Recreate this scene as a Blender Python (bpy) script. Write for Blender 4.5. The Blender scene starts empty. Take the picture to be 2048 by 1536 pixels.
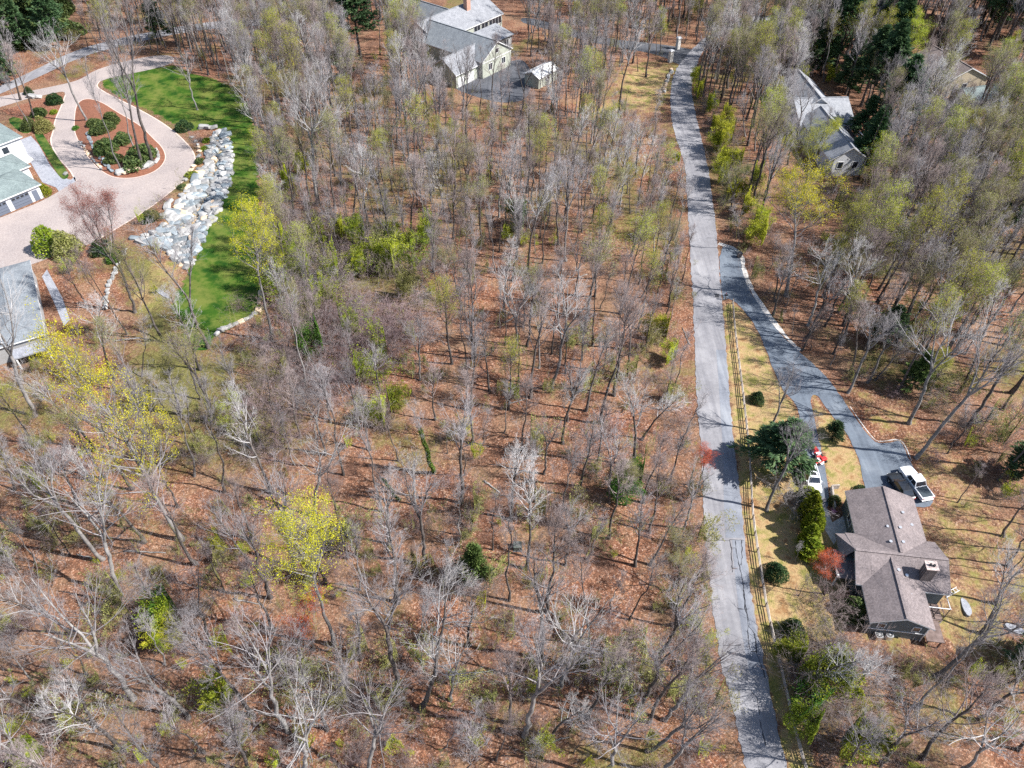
import bpy, math, random
import numpy as np
from mathutils import Vector, Matrix, Quaternion

# ------------------------------------------------------------------ camera, sky, sun, exposure
scene = bpy.context.scene
FPX, PITCH, CAMH = 1500.0, math.radians(45.0), 85.0
cam_data = bpy.data.cameras.new("camera"); cam = bpy.data.objects.new("camera", cam_data)
scene.collection.objects.link(cam); scene.camera = cam
cam_data.sensor_width = 36.0; cam_data.lens = 36.0 * FPX / 2048.0
cam_data.clip_start = 0.5; cam_data.clip_end = 6000.0
cam.location = (0, 0, CAMH); cam.rotation_euler = (math.radians(90) - PITCH, 0, 0)

SUN_EL, SUN_AZ = math.radians(47), math.radians(-12)          # azimuth measured from +X
to_sun = Vector((math.cos(SUN_EL) * math.cos(SUN_AZ), math.cos(SUN_EL) * math.sin(SUN_AZ), math.sin(SUN_EL)))
world = bpy.data.worlds.new("World"); scene.world = world; world.use_nodes = True
wn = world.node_tree; bg = wn.nodes["Background"]; bg.inputs[1].default_value = 0.095; world.cycles.sampling_method = 'NONE'
sky = wn.nodes.new("ShaderNodeTexSky"); sky.sky_type = 'NISHITA'; sky.sun_disc = False
sky.sun_elevation = SUN_EL; sky.sun_rotation = math.radians(90) - SUN_AZ
wn.links.new(sky.outputs[0], bg.inputs[0])
sun_data = bpy.data.lights.new("sun", 'SUN'); sun_data.energy = 5.0; sun_data.angle = math.radians(0.5)
sun_data.color = (1.0, 0.965, 0.93)
sun = bpy.data.objects.new("sun", sun_data); scene.collection.objects.link(sun)
sun.rotation_euler = (-to_sun).to_track_quat('-Z', 'Y').to_euler(); sun.location = (60, -20, 120)
scene.view_settings.view_transform = 'Standard'; scene.view_settings.look = 'None'
scene.view_settings.gamma = 1.0; scene.view_settings.use_curve_mapping = False
scene.view_settings.exposure = 1.08
scene.render.engine = 'CYCLES'
scene.cycles.use_denoising = False
scene.cycles.max_bounces = 4; scene.cycles.diffuse_bounces = 2; scene.cycles.transmission_bounces = 2; scene.cycles.caustics_reflective = False; scene.cycles.caustics_refractive = False

C = scene.collection
rnd = random.Random(7); rng = np.random.default_rng(7)

# ------------------------------------------------------------------ pixel <-> ground
def at(px, py, z=0.0):
    """the point of height z that stands at this place of the photograph (2048 x 1536)"""
    u, v = (px - 1024) / FPX, -(py - 768) / FPX
    s, c = math.sin(PITCH), math.cos(PITCH)
    d = (u, c + v * s, -s + v * c); t = (z - CAMH) / d[2]
    return Vector((t * d[0], t * d[1], z))
def proj(x, y, z):
    s, c = math.sin(PITCH), math.cos(PITCH); z = z - CAMH
    dep = y * c - z * s
    return 1024 + FPX * x / dep, 768 - FPX * (y * s + z * c) / dep
def poly_at(pts, z=0.0): return [tuple(at(p[0], p[1], z))[:2] for p in pts]

def inside(poly, X, Y):
    """even-odd test, arrays"""
    r = np.zeros(np.shape(X), bool); n = len(poly)
    for i in range(n):
        x0, y0 = poly[i]; x1, y1 = poly[(i + 1) % n]
        if y0 == y1: continue
        c = ((y0 > Y) != (y1 > Y)) & (X < (x1 - x0) * (Y - y0) / (y1 - y0) + x0)
        r ^= c
    return r
def dist_line(pl, X, Y, closed=False):
    d = np.full(np.shape(X), 1e9); n = len(pl)
    for i in range(n if closed else n - 1):
        x0, y0 = pl[i]; x1, y1 = pl[(i + 1) % n]
        dx, dy = x1 - x0, y1 - y0; L = dx * dx + dy * dy + 1e-9
        t = np.clip(((X - x0) * dx + (Y - y0) * dy) / L, 0, 1)
        d = np.minimum(d, np.hypot(X - x0 - t * dx, Y - y0 - t * dy))
    return d
def sdist(poly, X, Y):
    d = dist_line(poly, X, Y, True); return np.where(inside(poly, X, Y), -d, d)
def smooth(a, b, x):
    t = np.clip((x - a) / (b - a), 0, 1); return t * t * (3 - 2 * t)

# smooth value noise in numpy
_NT = np.random.default_rng(3).random((256, 256))
def vnoise(X, Y, s):
    x, y = np.asarray(X) / s, np.asarray(Y) / s
    i, j = np.floor(x).astype(int), np.floor(y).astype(int); fx, fy = x - i, y - j
    fx, fy = fx * fx * (3 - 2 * fx), fy * fy * (3 - 2 * fy)
    a, b, c, d = (_NT[i & 255, j & 255], _NT[(i + 1) & 255, j & 255], _NT[i & 255, (j + 1) & 255], _NT[(i + 1) & 255, (j + 1) & 255])
    return (a * (1 - fx) + b * fx) * (1 - fy) + (c * (1 - fx) + d * fx) * fy

# ------------------------------------------------------------------ outlines of the ground plan, read off the photograph
ROAD_L = [(1480, 42), (1440, 58), (1410, 76), (1392, 90), (1368, 116), (1351, 140), (1342, 171), (1340, 212), (1346, 256), (1360, 297), (1367, 321), (1372, 342), (1377, 444), (1380, 514), (1386, 600), (1389, 702), (1392, 770), (1396, 839), (1402, 900), (1406, 980), (1409, 1052), (1414, 1122), (1423, 1192), (1432, 1262), (1442, 1331), (1462, 1401), (1481, 1488), (1500, 1580), (1530, 1700)]
ROAD_R = [(1490, 56), (1455, 68), (1423, 82), (1404, 102), (1394, 130), (1386, 155), (1382, 181), (1389, 219), (1401, 270), (1408, 300), (1413, 321), (1418, 342), (1432, 451), (1437, 520), (1444, 602), (1451, 685), (1457, 753), (1462, 830), (1468, 890), (1479, 975), (1487, 1052), (1494, 1122), (1503, 1192), (1515, 1262), (1529, 1331), (1545, 1405), (1562, 1488), (1586, 1580), (1625, 1700)]
DRIVE_R = [(1437, 490), (1470, 499), (1481, 514), (1484, 545), (1498, 579), (1519, 613), (1546, 651), (1574, 682), (1601, 706), (1628, 729), (1656, 757), (1676, 784), (1697, 815), (1720, 849), (1741, 876), (1755, 887), (1780, 885), (1799, 880), (1808, 893), (1820, 924), (1834, 948), (1862, 985), (1866, 1010), (1840, 1016), (1735, 1012), (1729, 975), (1724, 941), (1714, 907), (1700, 880), (1683, 852), (1656, 822), (1640, 796), (1628, 788), (1620, 796), (1625, 822), (1635, 866), (1644, 907), (1649, 934), (1656, 975), (1659, 1003), (1655, 1018), (1642, 1013), (1630, 990), (1612, 960), (1604, 934), (1601, 883), (1600, 840), (1592, 808), (1567, 781), (1556, 764), (1548, 740), (1539, 719), (1529, 692), (1512, 654), (1495, 630), (1481, 613), (1466, 601), (1455, 597), (1444, 602)]
PAVER = [(-60, 205), (60, 182), (120, 170), (160, 160), (190, 140), (240, 125), (300, 112), (345, 110), (352, 125), (300, 140), (235, 152), (200, 162), (192, 172), (205, 182), (240, 200), (290, 225), (335, 252), (370, 282), (388, 305), (392, 325), (384, 345), (368, 362), (340, 385), (305, 412), (270, 435), (225, 462), (180, 490), (130, 500), (90, 520), (60, 530), (-60, 575), (-60, 455), (0, 436), (40, 420), (83, 403), (118, 383), (152, 362), (148, 355), (140, 340), (120, 320), (99, 285), (107, 262), (110, 240), (122, 215), (131, 190), (128, 182), (100, 188), (60, 196), (0, 215), (-60, 228)]
ISLAND = [(152, 213), (149, 240), (149, 262), (156, 280), (168, 302), (185, 325), (203, 342), (222, 353), (243, 357), (270, 356), (300, 348), (320, 336), (331, 320), (330, 306), (322, 292), (308, 279), (285, 255), (262, 240), (235, 225), (205, 205), (180, 197), (162, 200)]
LAWN = [(205, 160), (250, 150), (300, 138), (345, 130), (385, 148), (430, 158), (470, 180), (497, 212), (508, 255), (512, 300), (514, 350), (517, 400), (516, 450), (520, 500), (522, 550), (519, 600), (512, 628), (485, 640), (458, 655), (432, 672), (420, 690), (395, 700), (372, 680), (365, 650), (345, 615), (350, 590), (372, 560), (385, 525), (400, 495), (420, 450), (440, 410), (455, 370), (462, 320), (460, 280), (445, 258), (420, 255), (385, 262), (365, 258), (335, 240), (290, 215), (240, 192), (208, 176)]
SWALE = [(445, 262), (455, 275), (461, 300), (461, 340), (455, 372), (441, 408), (424, 442), (405, 480), (388, 518), (372, 540), (350, 520), (335, 498), (310, 492), (285, 488), (265, 478), (290, 470), (318, 462), (332, 440), (345, 420), (360, 400), (372, 378), (388, 360), (402, 342), (412, 320), (416, 295), (424, 272), (432, 264)]
SWALE_MID = [(440, 268), (438, 300), (432, 330), (420, 360), (404, 392), (392, 420), (385, 450), (370, 475), (345, 485), (320, 482)]
WALK = [(34, 282), (62, 272), (78, 290), (100, 330), (118, 352), (142, 360), (150, 352), (152, 362), (118, 383), (112, 375), (85, 365), (70, 340), (56, 315), (42, 295)]
STRIP = [(68, 262), (82, 262), (100, 290), (118, 318), (136, 345), (138, 354), (128, 360), (119, 354), (104, 330), (86, 300), (72, 278)]
BED_W = [(0, 222), (40, 210), (100, 192), (126, 186), (128, 200), (112, 235), (104, 265), (96, 284), (84, 262), (62, 255), (40, 240)]
NDRIVE = [(1405, 104), (1395, 112), (1372, 130), (1352, 128), (1338, 118), (1300, 106), (1265, 100), (1230, 94), (1180, 84), (1120, 66), (1070, 52), (1040, 44), (1045, 34), (1080, 40), (1140, 56), (1190, 72), (1240, 80), (1300, 86), (1345, 92), (1380, 98)]
NAPRON = [(905, 175), (944, 150), (964, 147), (1017, 123), (1045, 118), (1062, 140), (1064, 170), (1056, 192), (1040, 204), (1000, 206), (960, 196), (930, 186)]
WROAD = [(-40, 190), (60, 145), (150, 100), (240, 76), (330, 58), (400, 46), (470, 40), (540, 38), (540, 50), (470, 54), (400, 60), (330, 72), (250, 90), (160, 114), (70, 158), (-40, 205)]
LWALK = [(84, 553), (94, 539), (125, 596), (140, 640), (128, 652), (109, 607)]
VERGE = [(1447, 610), (1466, 604), (1495, 634), (1530, 700), (1548, 745), (1570, 790), (1598, 830), (1604, 950), (1612, 990), (1650, 1040), (1670, 1080), (1700, 1180), (1690, 1260), (1640, 1290), (1590, 1300), (1580, 1340), (1620, 1500), (1680, 1700), (1630, 1700), (1564, 1488), (1530, 1331), (1504, 1192), (1488, 1052), (1478, 958), (1463, 822), (1452, 685)]
YARD = [(1628, 792), (1660, 830), (1700, 885), (1720, 930), (1728, 980), (1680, 1010), (1660, 980), (1648, 920), (1632, 850)]
YARD_E = [(1655, 755), (1700, 760), (1760, 790), (1810, 800), (1850, 850), (1930, 900), (1980, 1000), (2048, 1040), (2120, 1150), (2048, 1300), (1930, 1290), (1880, 1300), (1800, 1310), (1700, 1300), (1690, 1180), (1850, 1000), (1800, 880), (1745, 875), (1700, 810)]
BANK = [(1130, 190), (1200, 200), (1240, 150), (1290, 118), (1340, 125), (1345, 160), (1335, 200), (1345, 250), (1300, 225), (1240, 215), (1160, 215)]
BACKYARD_W = [(250, 480), (300, 500), (350, 545), (360, 600), (370, 680), (420, 710), (470, 690), (500, 720), (440, 800), (360, 900), (300, 800), (280, 700), (250, 600), (225, 540)]
HOUSE_AREAS = [[(1665, 970), (1870, 970), (1905, 1100), (1905, 1190), (1885, 1300), (1730, 1290), (1660, 1100)],
               [(840, -60), (1010, -60), (1045, 60), (1050, 120), (1110, 110), (1110, 175), (1050, 205), (905, 170), (870, 100), (830, 40)],
               [(-100, 200), (20, 200), (60, 280), (95, 380), (90, 410), (-100, 470)],
               [(-100, 560), (70, 505), (130, 640), (120, 690), (30, 715), (-100, 760)],
               [(1600, 155), (1700, 180), (1720, 240), (1730, 310), (1690, 340), (1640, 300), (1600, 220)],
               [(1890, 95), (1950, 80), (2020, 160), (2025, 225), (1940, 230), (1885, 170)]]
road_poly = poly_at(ROAD_L) + poly_at(ROAD_R)[::-1]
W = {k: poly_at(v) for k, v in dict(drive=DRIVE_R, paver=PAVER, island=ISLAND, lawn=LAWN, swale=SWALE, walk=WALK, strip=STRIP, bed=BED_W, ndrive=NDRIVE, napron=NAPRON, wroad=WROAD, lwalk=LWALK, verge=VERGE, yard=YARD, yarde=YARD_E, bank=BANK, back=BACKYARD_W).items()}
W['road'] = road_poly
swale_mid = poly_at(SWALE_MID)
houses_w = [poly_at(h) for h in HOUSE_AREAS]

# ------------------------------------------------------------------ terrain height on a grid
def axis_lines(lo, hi, step, far):
    a = np.arange(lo, hi + step, step)
    ext = np.array([6, 14, 30, 60, 120, 240, 480, 960, far])
    return np.concatenate([lo - ext[::-1], a, hi + ext])
GX = axis_lines(-190, 190, 0.8, 1800); GY = axis_lines(-6, 300, 0.8, 2200)
XX, YY = np.meshgrid(GX, GY)
flat_d = np.full(XX.shape, 1e9)
core = (np.abs(XX) < 260) & (YY > -60) & (YY < 380)
for k in ('road', 'drive', 'paver', 'lawn', 'walk', 'ndrive', 'napron', 'wroad', 'lwalk'):
    flat_d[core] = np.minimum(flat_d[core], sdist(W[k], XX[core], YY[core]))
for h in houses_w: flat_d[core] = np.minimum(flat_d[core], sdist(h, XX[core], YY[core]))
amp = smooth(2.5, 16, flat_d)
ZZ = amp * ((vnoise(XX, YY, 26) - .5) * 2.2 + (vnoise(XX + 50, YY, 9) - .5) * .55)
sd_sw = np.full(XX.shape, 1e9); sd_sw[core] = sdist(W['swale'], XX[core], YY[core])
dm = np.full(XX.shape, 1e9); dm[core] = dist_line(swale_mid, XX[core], YY[core])
ZZ = np.where(sd_sw < 0, -1.1 * smooth(0, 4.5, -sd_sw), ZZ)
# the lot falls away east and south-east of the brown-roofed house
hx, hy = 51.5, 41.0
ZZ = ZZ - 1.9 * np.exp(-(((XX - hx - 5) / 7.0) ** 2 + ((YY - hy + 4) / 8.0) ** 2)) * (core)
def hz(x, y):
    x = np.asarray(x, float); y = np.asarray(y, float)
    i = np.clip(np.searchsorted(GX, x) - 1, 0, len(GX) - 2); j = np.clip(np.searchsorted(GY, y) - 1, 0, len(GY) - 2)
    fx = (x - GX[i]) / (GX[i + 1] - GX[i]); fy = (y - GY[j]) / (GY[j + 1] - GY[j])
    return (ZZ[j, i] * (1 - fx) + ZZ[j, i + 1] * fx) * (1 - fy) + (ZZ[j + 1, i] * (1 - fx) + ZZ[j + 1, i + 1] * fx) * fy
def on_ground(px, py):
    p = at(px, py, 0)
    for _ in range(4): p = at(px, py, float(hz(p.x, p.y)))
    return p

# ------------------------------------------------------------------ materials
def nodes_of(name):
    m = bpy.data.materials.new(name); m.use_nodes = True
    nt = m.node_tree; return m, nt, nt.nodes["Principled BSDF"]
def N(nt, kind, **kw):
    n = nt.nodes.new(kind)
    for k, v in kw.items():
        if k.startswith('i_'): n.inputs[int(k[2:])].default_value = v
        else: setattr(n, k, v)
    return n
def ramp(nt, stops, fac=None, interp='LINEAR'):
    r = nt.nodes.new("ShaderNodeValToRGB"); r.color_ramp.interpolation = interp
    el = r.color_ramp.elements
    while len(el) < len(stops): el.new(0.5)
    for e, (p, c) in zip(el, stops): e.position = p; e.color = (*c, 1)
    if fac is not None: nt.links.new(fac, r.inputs[0])
    return r
def mix(nt, fac, a, b, mode='MIX'):
    m = nt.nodes.new("ShaderNodeMix"); m.data_type = 'RGBA'; m.blend_type = mode
    for s, v in ((0, fac), (6, a), (7, b)):
        if isinstance(v, (int, float)): m.inputs[s].default_value = v
        elif isinstance(v, tuple): m.inputs[s].default_value = (*v, 1)
        else: nt.links.new(v, m.inputs[s])
    return m.outputs[2]
def math_n(nt, op, a, b=0.0, c=None, clamp=False):
    m = nt.nodes.new("ShaderNodeMath"); m.operation = op; m.use_clamp = clamp
    for s, v in enumerate((a, b) if c is None else (a, b, c)):
        if isinstance(v, (int, float)): m.inputs[s].default_value = v
        else: nt.links.new(v, m.inputs[s])
    return m.outputs[0]
def noise(nt, vec, scale, detail=4, rough=.55, out=0):
    n = N(nt, "ShaderNodeTexNoise"); n.inputs['Scale'].default_value = scale; n.inputs['Detail'].default_value = detail; n.inputs['Roughness'].default_value = rough
    if vec is not None: nt.links.new(vec, n.inputs['Vector'])
    return n.outputs[out]
def bump(nt, bs, h, strength=.4, dist=.05):
    b = N(nt, "ShaderNodeBump"); b.inputs['Strength'].default_value = strength; b.inputs['Distance'].default_value = dist
    nt.links.new(h, b.inputs['Height']); nt.links.new(b.outputs[0], bs.inputs['Normal'])
def pos(nt): return nt.nodes.new("ShaderNodeNewGeometry").outputs['Position']
def objco(nt): return nt.nodes.new("ShaderNodeTexCoord").outputs['Object']
def simple(name, ca, cb, scale=3.0, rough=.85, b=.2, bd=.02, space='obj', detail=2, per_object=0.0, spec=.3, metal=0.0):
    """two-tone noisy surface; per_object shifts the tone from one object to the next"""
    m, nt, bs = nodes_of(name); v = objco(nt) if space == 'obj' else pos(nt)
    f = noise(nt, v, scale, detail)
    col = ramp(nt, [(.3, ca), (.7, cb)], f).outputs[0]
    if per_object:
        oi = nt.nodes.new("ShaderNodeObjectInfo").outputs['Random']
        k = math_n(nt, 'MULTIPLY_ADD', oi, 2 * per_object, 1 - per_object)
        hs = N(nt, "ShaderNodeHueSaturation"); nt.links.new(k, hs.inputs['Value']); nt.links.new(col, hs.inputs['Color'])
        hs.inputs['Saturation'].default_value = 1.0; col = hs.outputs[0]
    nt.links.new(col, bs.inputs['Base Color']); bs.inputs['Roughness'].default_value = rough
    bs.inputs['Specular IOR Level'].default_value = spec; bs.inputs['Metallic'].default_value = metal
    if b: bump(nt, bs, f, b, bd)
    return m
def plain(name, c, rough=.5, metal=0.0, spec=.5, coat=0.0):
    m, nt, bs = nodes_of(name)
    f = noise(nt, objco(nt), 9.0, 1)
    col = mix(nt, f, tuple(x * .88 for x in c), tuple(min(1, x * 1.08) for x in c)); nt.links.new(col, bs.inputs['Base Color'])
    bs.inputs['Roughness'].default_value = rough; bs.inputs['Metallic'].default_value = metal
    bs.inputs['Specular IOR Level'].default_value = spec; bs.inputs['Coat Weight'].default_value = coat
    return m
def leafmat(name, cols, per_object=.12, trans=.35):
    """leaves: tone changes from leaf clump to leaf clump; a little light passes through"""
    m, nt, bs = nodes_of(name)
    f = noise(nt, objco(nt), 1.7, 1, .7)
    r = ramp(nt, [(.25 + .5 * i / (len(cols) - 1), c) for i, c in enumerate(cols)], f).outputs[0]
    oi = nt.nodes.new("ShaderNodeObjectInfo").outputs['Random']
    hs = N(nt, "ShaderNodeHueSaturation"); nt.links.new(r, hs.inputs['Color'])
    nt.links.new(math_n(nt, 'MULTIPLY_ADD', oi, 2 * per_object, 1 - per_object), hs.inputs['Value'])
    nt.links.new(math_n(nt, 'MULTIPLY_ADD', oi, .03, .485), hs.inputs['Hue'])
    nt.links.new(hs.outputs[0], bs.inputs['Base Color']); bs.inputs['Roughness'].default_value = .65; bs.inputs['Specular IOR Level'].default_value = .25
    tr = N(nt, "ShaderNodeBsdfTranslucent"); nt.links.new(hs.outputs[0], tr.inputs[0])
    mx = N(nt, "ShaderNodeMixShader"); mx.inputs[0].default_value = trans
    out = nt.nodes["Material Output"]
    nt.links.new(bs.outputs[0], mx.inputs[1]); nt.links.new(tr.outputs[0], mx.inputs[2]); nt.links.new(mx.outputs[0], out.inputs[0])
    return m

def twigmat(name, ca, cb):
    """thin twigs: one tone per plant"""
    m, nt, bs = nodes_of(name); oi = nt.nodes.new("ShaderNodeObjectInfo").outputs['Random']
    nt.links.new(mix(nt, oi, ca, cb), bs.inputs['Base Color']); bs.inputs['Roughness'].default_value = .9; bs.inputs['Specular IOR Level'].default_value = .15; return m
def ground_material():
    m, nt, bs = nodes_of("forest_floor"); p = pos(nt)
    big = noise(nt, p, .05, 2, .6); mid = noise(nt, p, .38, 3, .7); fine = noise(nt, p, 2.2, 4, .8)
    vo = N(nt, "ShaderNodeTexVoronoi"); vo.inputs['Scale'].default_value = 6.5; nt.links.new(p, vo.inputs['Vector'])
    sep = N(nt, "ShaderNodeSeparateColor"); nt.links.new(vo.outputs['Color'], sep.inputs[0])
    leaf = ramp(nt, [(0, (.035, .019, .015)), (.3, (.102, .042, .025)), (.55, (.205, .084, .046)), (.8, (.33, .158, .089)), (1, (.54, .39, .30))], sep.outputs[0]).outputs[0]
    tone = ramp(nt, [(.28, (.062, .030, .023)), (.5, (.19, .080, .046)), (.72, (.35, .172, .098))], mid).outputs[0]
    lit = mix(nt, .36, leaf, tone)
    lit = mix(nt, math_n(nt, 'MULTIPLY', ramp(nt, [(.38, (0, 0, 0)), (.62, (1, 1, 1))], big).outputs[0], .45), lit, (.195, .13, .088))
    litter_shade = noise(nt, p, .14, 3, .65)
    lit = mix(nt, ramp(nt, [(.5, (0, 0, 0)), (.64, (.5, .5, .5))], litter_shade).outputs[0], lit, (.27, .18, .11))
    lit = mix(nt, ramp(nt, [(.34, (.65, .65, .65)), (.46, (0, 0, 0))], litter_shade).outputs[0], lit, (.105, .058, .042))  # dark red-brown litter, also painting patches of shade into the floor
    lit = mix(nt, .85, lit, ramp(nt, [(.25, (.35, .35, .35)), (.75, (1.5, 1.5, 1.5))], fine).outputs[0], 'MULTIPLY')
    gr = ramp(nt, [(.3, (.15, .095, .042)), (.5, (.30, .21, .10)), (.7, (.45, .345, .19))], fine).outputs[0]
    gr = mix(nt, .75, gr, ramp(nt, [(.34, (.22, .11, .05)), (.46, (.36, .25, .13)), (.54, (.28, .225, .09)), (.62, (.15, .16, .035))], mid).outputs[0])
    gn = ramp(nt, [(.3, (.045, .055, .016)), (.55, (.12, .125, .036)), (.75, (.27, .23, .085))], fine).outputs[0]
    def att(n):
        a = N(nt, "ShaderNodeAttribute"); a.attribute_name = n; return a.outputs['Fac']
    brk = math_n(nt, 'ADD', math_n(nt, 'MULTIPLY_ADD', mid, 1.1, -.55), math_n(nt, 'MULTIPLY_ADD', fine, .8, -.4))
    def edge(a, top=1.0):   # broken edge between two covers
        e = math_n(nt, 'SUBTRACT', math_n(nt, 'MULTIPLY', math_n(nt, 'ADD', a, brk), 2.4), .8, clamp=True); return e if top == 1 else math_n(nt, 'MULTIPLY', e, top)
    col = mix(nt, edge(att("green"), .85), lit, gn)
    col = mix(nt, edge(att("dry")), col, gr)
    lw = ramp(nt, [(.3, (.012, .045, .004)), (.6, (.055, .11, .012)), (.8, (.15, .16, .04))], fine).outputs[0]; col = mix(nt, edge(att("turf")), col, lw)
    mul = mix(nt, .6, leaf, (.20, .085, .055)); col = mix(nt, edge(att("mulch")), col, mul)
    nt.links.new(col, bs.inputs['Base Color']); bs.inputs['Roughness'].default_value = .95; bs.inputs['Specular IOR Level'].default_value = .1
    h = math_n(nt, 'ADD', fine, math_n(nt, 'MULTIPLY', sep.outputs[1], .5)); bump(nt, bs, h, .8, .14)
    return m
def asphalt(name, dark, light, tint):
    m, nt, bs = nodes_of(name); p = pos(nt)
    a = noise(nt, p, .16, 3, .65); b = noise(nt, p, 1.6, 4, .7); g = noise(nt, p, 24, 1, .8)
    col = ramp(nt, [(.3, dark), (.7, light)], a).outputs[0]
    col = mix(nt, .5, col, ramp(nt, [(.3, (.72, .72, .74)), (.7, (1.22, 1.21, 1.22))], b).outputs[0], 'MULTIPLY')
    col = mix(nt, .4, col, ramp(nt, [(.3, (.6, .6, .6)), (.7, (1.35, 1.35, 1.35))], g).outputs[0], 'MULTIPLY')
    col = mix(nt, ramp(nt, [(.52, (0, 0, 0)), (.66, (.6, .6, .6))], a).outputs[0], col, tint)
    mp = N(nt, "ShaderNodeMapping"); mp.inputs['Scale'].default_value = (1.5, .045, 1); mp.inputs['Rotation'].default_value = (0, 0, .12); nt.links.new(p, mp.inputs[0])
    col = mix(nt, .75, col, ramp(nt, [(.3, (.74, .74, .77)), (.7, (1.22, 1.21, 1.2))], noise(nt, mp.outputs[0], 1.0, 3, .6)).outputs[0], 'MULTIPLY')
    nt.links.new(col, bs.inputs['Base Color']); bs.inputs['Roughness'].default_value = .8; bs.inputs['Specular IOR Level'].default_value = .35
    bump(nt, bs, g, .3, .01); return m
def lawn_material(name, dark, light, stripe=True):
    m, nt, bs = nodes_of(name); p = pos(nt)
    a = noise(nt, p, .22, 5, .65); b = noise(nt, p, 5, 4, .8)
    f = a
    if stripe:
        wv = N(nt, "ShaderNodeTexWave"); wv.inputs['Scale'].default_value = .12; wv.inputs['Distortion'].default_value = 1.6; wv.bands_direction = 'DIAGONAL'; wv.inputs['Detail Scale'].default_value = .4
        nt.links.new(p, wv.inputs['Vector']); f = math_n(nt, 'MULTIPLY_ADD', wv.outputs['Fac'], .16, math_n(nt, 'MULTIPLY', a, .92))
    col = ramp(nt, [(.3, dark), (.72, light)], f).outputs[0]
    col = mix(nt, .6, col, ramp(nt, [(.25, (.5, .5, .5)), (.75, (1.4, 1.4, 1.3))], b).outputs[0], 'MULTIPLY')
    col = mix(nt, ramp(nt, [(.42, (0, 0, 0)), (.62, (.9, .9, .9))], noise(nt, p, .22, 4, .7)).outputs[0], col, (.115, .13, .028))
    nt.links.new(col, bs.inputs['Base Color']); bs.inputs['Roughness'].default_value = .9; bs.inputs['Specular IOR Level'].default_value = .15
    bump(nt, bs, b, .6, .06); return m
def paver_material(name, c1, c2, cm, scale, warm):
    m, nt, bs = nodes_of(name); p = pos(nt)
    br = N(nt, "ShaderNodeTexBrick"); br.inputs['Scale'].default_value = scale; br.inputs['Mortar Size'].default_value = .012
    for k, c in (('Color1', c1), ('Color2', c2), ('Mortar', cm)): br.inputs[k].default_value = (*c, 1)
    mp = N(nt, "ShaderNodeMapping"); mp.inputs['Rotation'].default_value = (0, 0, .8); nt.links.new(p, mp.inputs[0]); nt.links.new(mp.outputs[0], br.inputs['Vector'])
    a = noise(nt, p, .12, 5, .6); b = noise(nt, p, 2.5, 5, .75)
    col = mix(nt, ramp(nt, [(.35, (0, 0, 0)), (.7, (.7, .7, .7))], a).outputs[0], br.outputs[0], warm)
    col = mix(nt, .7, col, ramp(nt, [(.3, (.72, .7, .72)), (.7, (1.25, 1.22, 1.2))], b).outputs[0], 'MULTIPLY')
    nt.links.new(col, bs.inputs['Base Color']); bs.inputs['Roughness'].default_value = .85; bump(nt, bs, br.outputs['Fac'], -.3, .01); return m
def shingle(name, dark, light, rowscale=3.2):
    m, nt, bs = nodes_of(name); v = objco(nt)
    br = N(nt, "ShaderNodeTexBrick"); br.inputs['Scale'].default_value = rowscale; br.inputs['Mortar Size'].default_value = .02; br.inputs['Row Height'].default_value = .55
    br.inputs['Color1'].default_value = (*dark, 1); br.inputs['Color2'].default_value = (*light, 1); br.inputs['Mortar'].default_value = (*[x * .55 for x in dark], 1)
    nt.links.new(v, br.inputs['Vector'])
    a = noise(nt, v, .6, 5, .7); b = noise(nt, v, 14, 3, .8)
    col = mix(nt, .8, br.outputs[0], ramp(nt, [(.3, (.72, .72, .74)), (.7, (1.25, 1.23, 1.22))], a).outputs[0], 'MULTIPLY')
    col = mix(nt, .6, col, ramp(nt, [(.3, (.6, .6, .6)), (.7, (1.4, 1.4, 1.4))], b).outputs[0], 'MULTIPLY')
    nt.links.new(col, bs.inputs['Base Color']); bs.inputs['Roughness'].default_value = .9; bs.inputs['Specular IOR Level'].default_value = .2
    bump(nt, bs, br.outputs['Fac'], -.5, .02); return m
def siding(name, c):
    m, nt, bs = nodes_of(name); v = objco(nt)
    w = N(nt, "ShaderNodeTexWave"); w.bands_direction = 'Z'; w.wave_profile = 'SAW'; w.inputs['Scale'].default_value = 1.6; nt.links.new(v, w.inputs['Vector'])
    col = mix(nt, noise(nt, v, 1.5, 4), tuple(x * .85 for x in c), tuple(min(1, x * 1.1) for x in c)); nt.links.new(col, bs.inputs['Base Color'])
    bs.inputs['Roughness'].default_value = .7; bump(nt, bs, w.outputs['Fac'], .4, .02); return m

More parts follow.
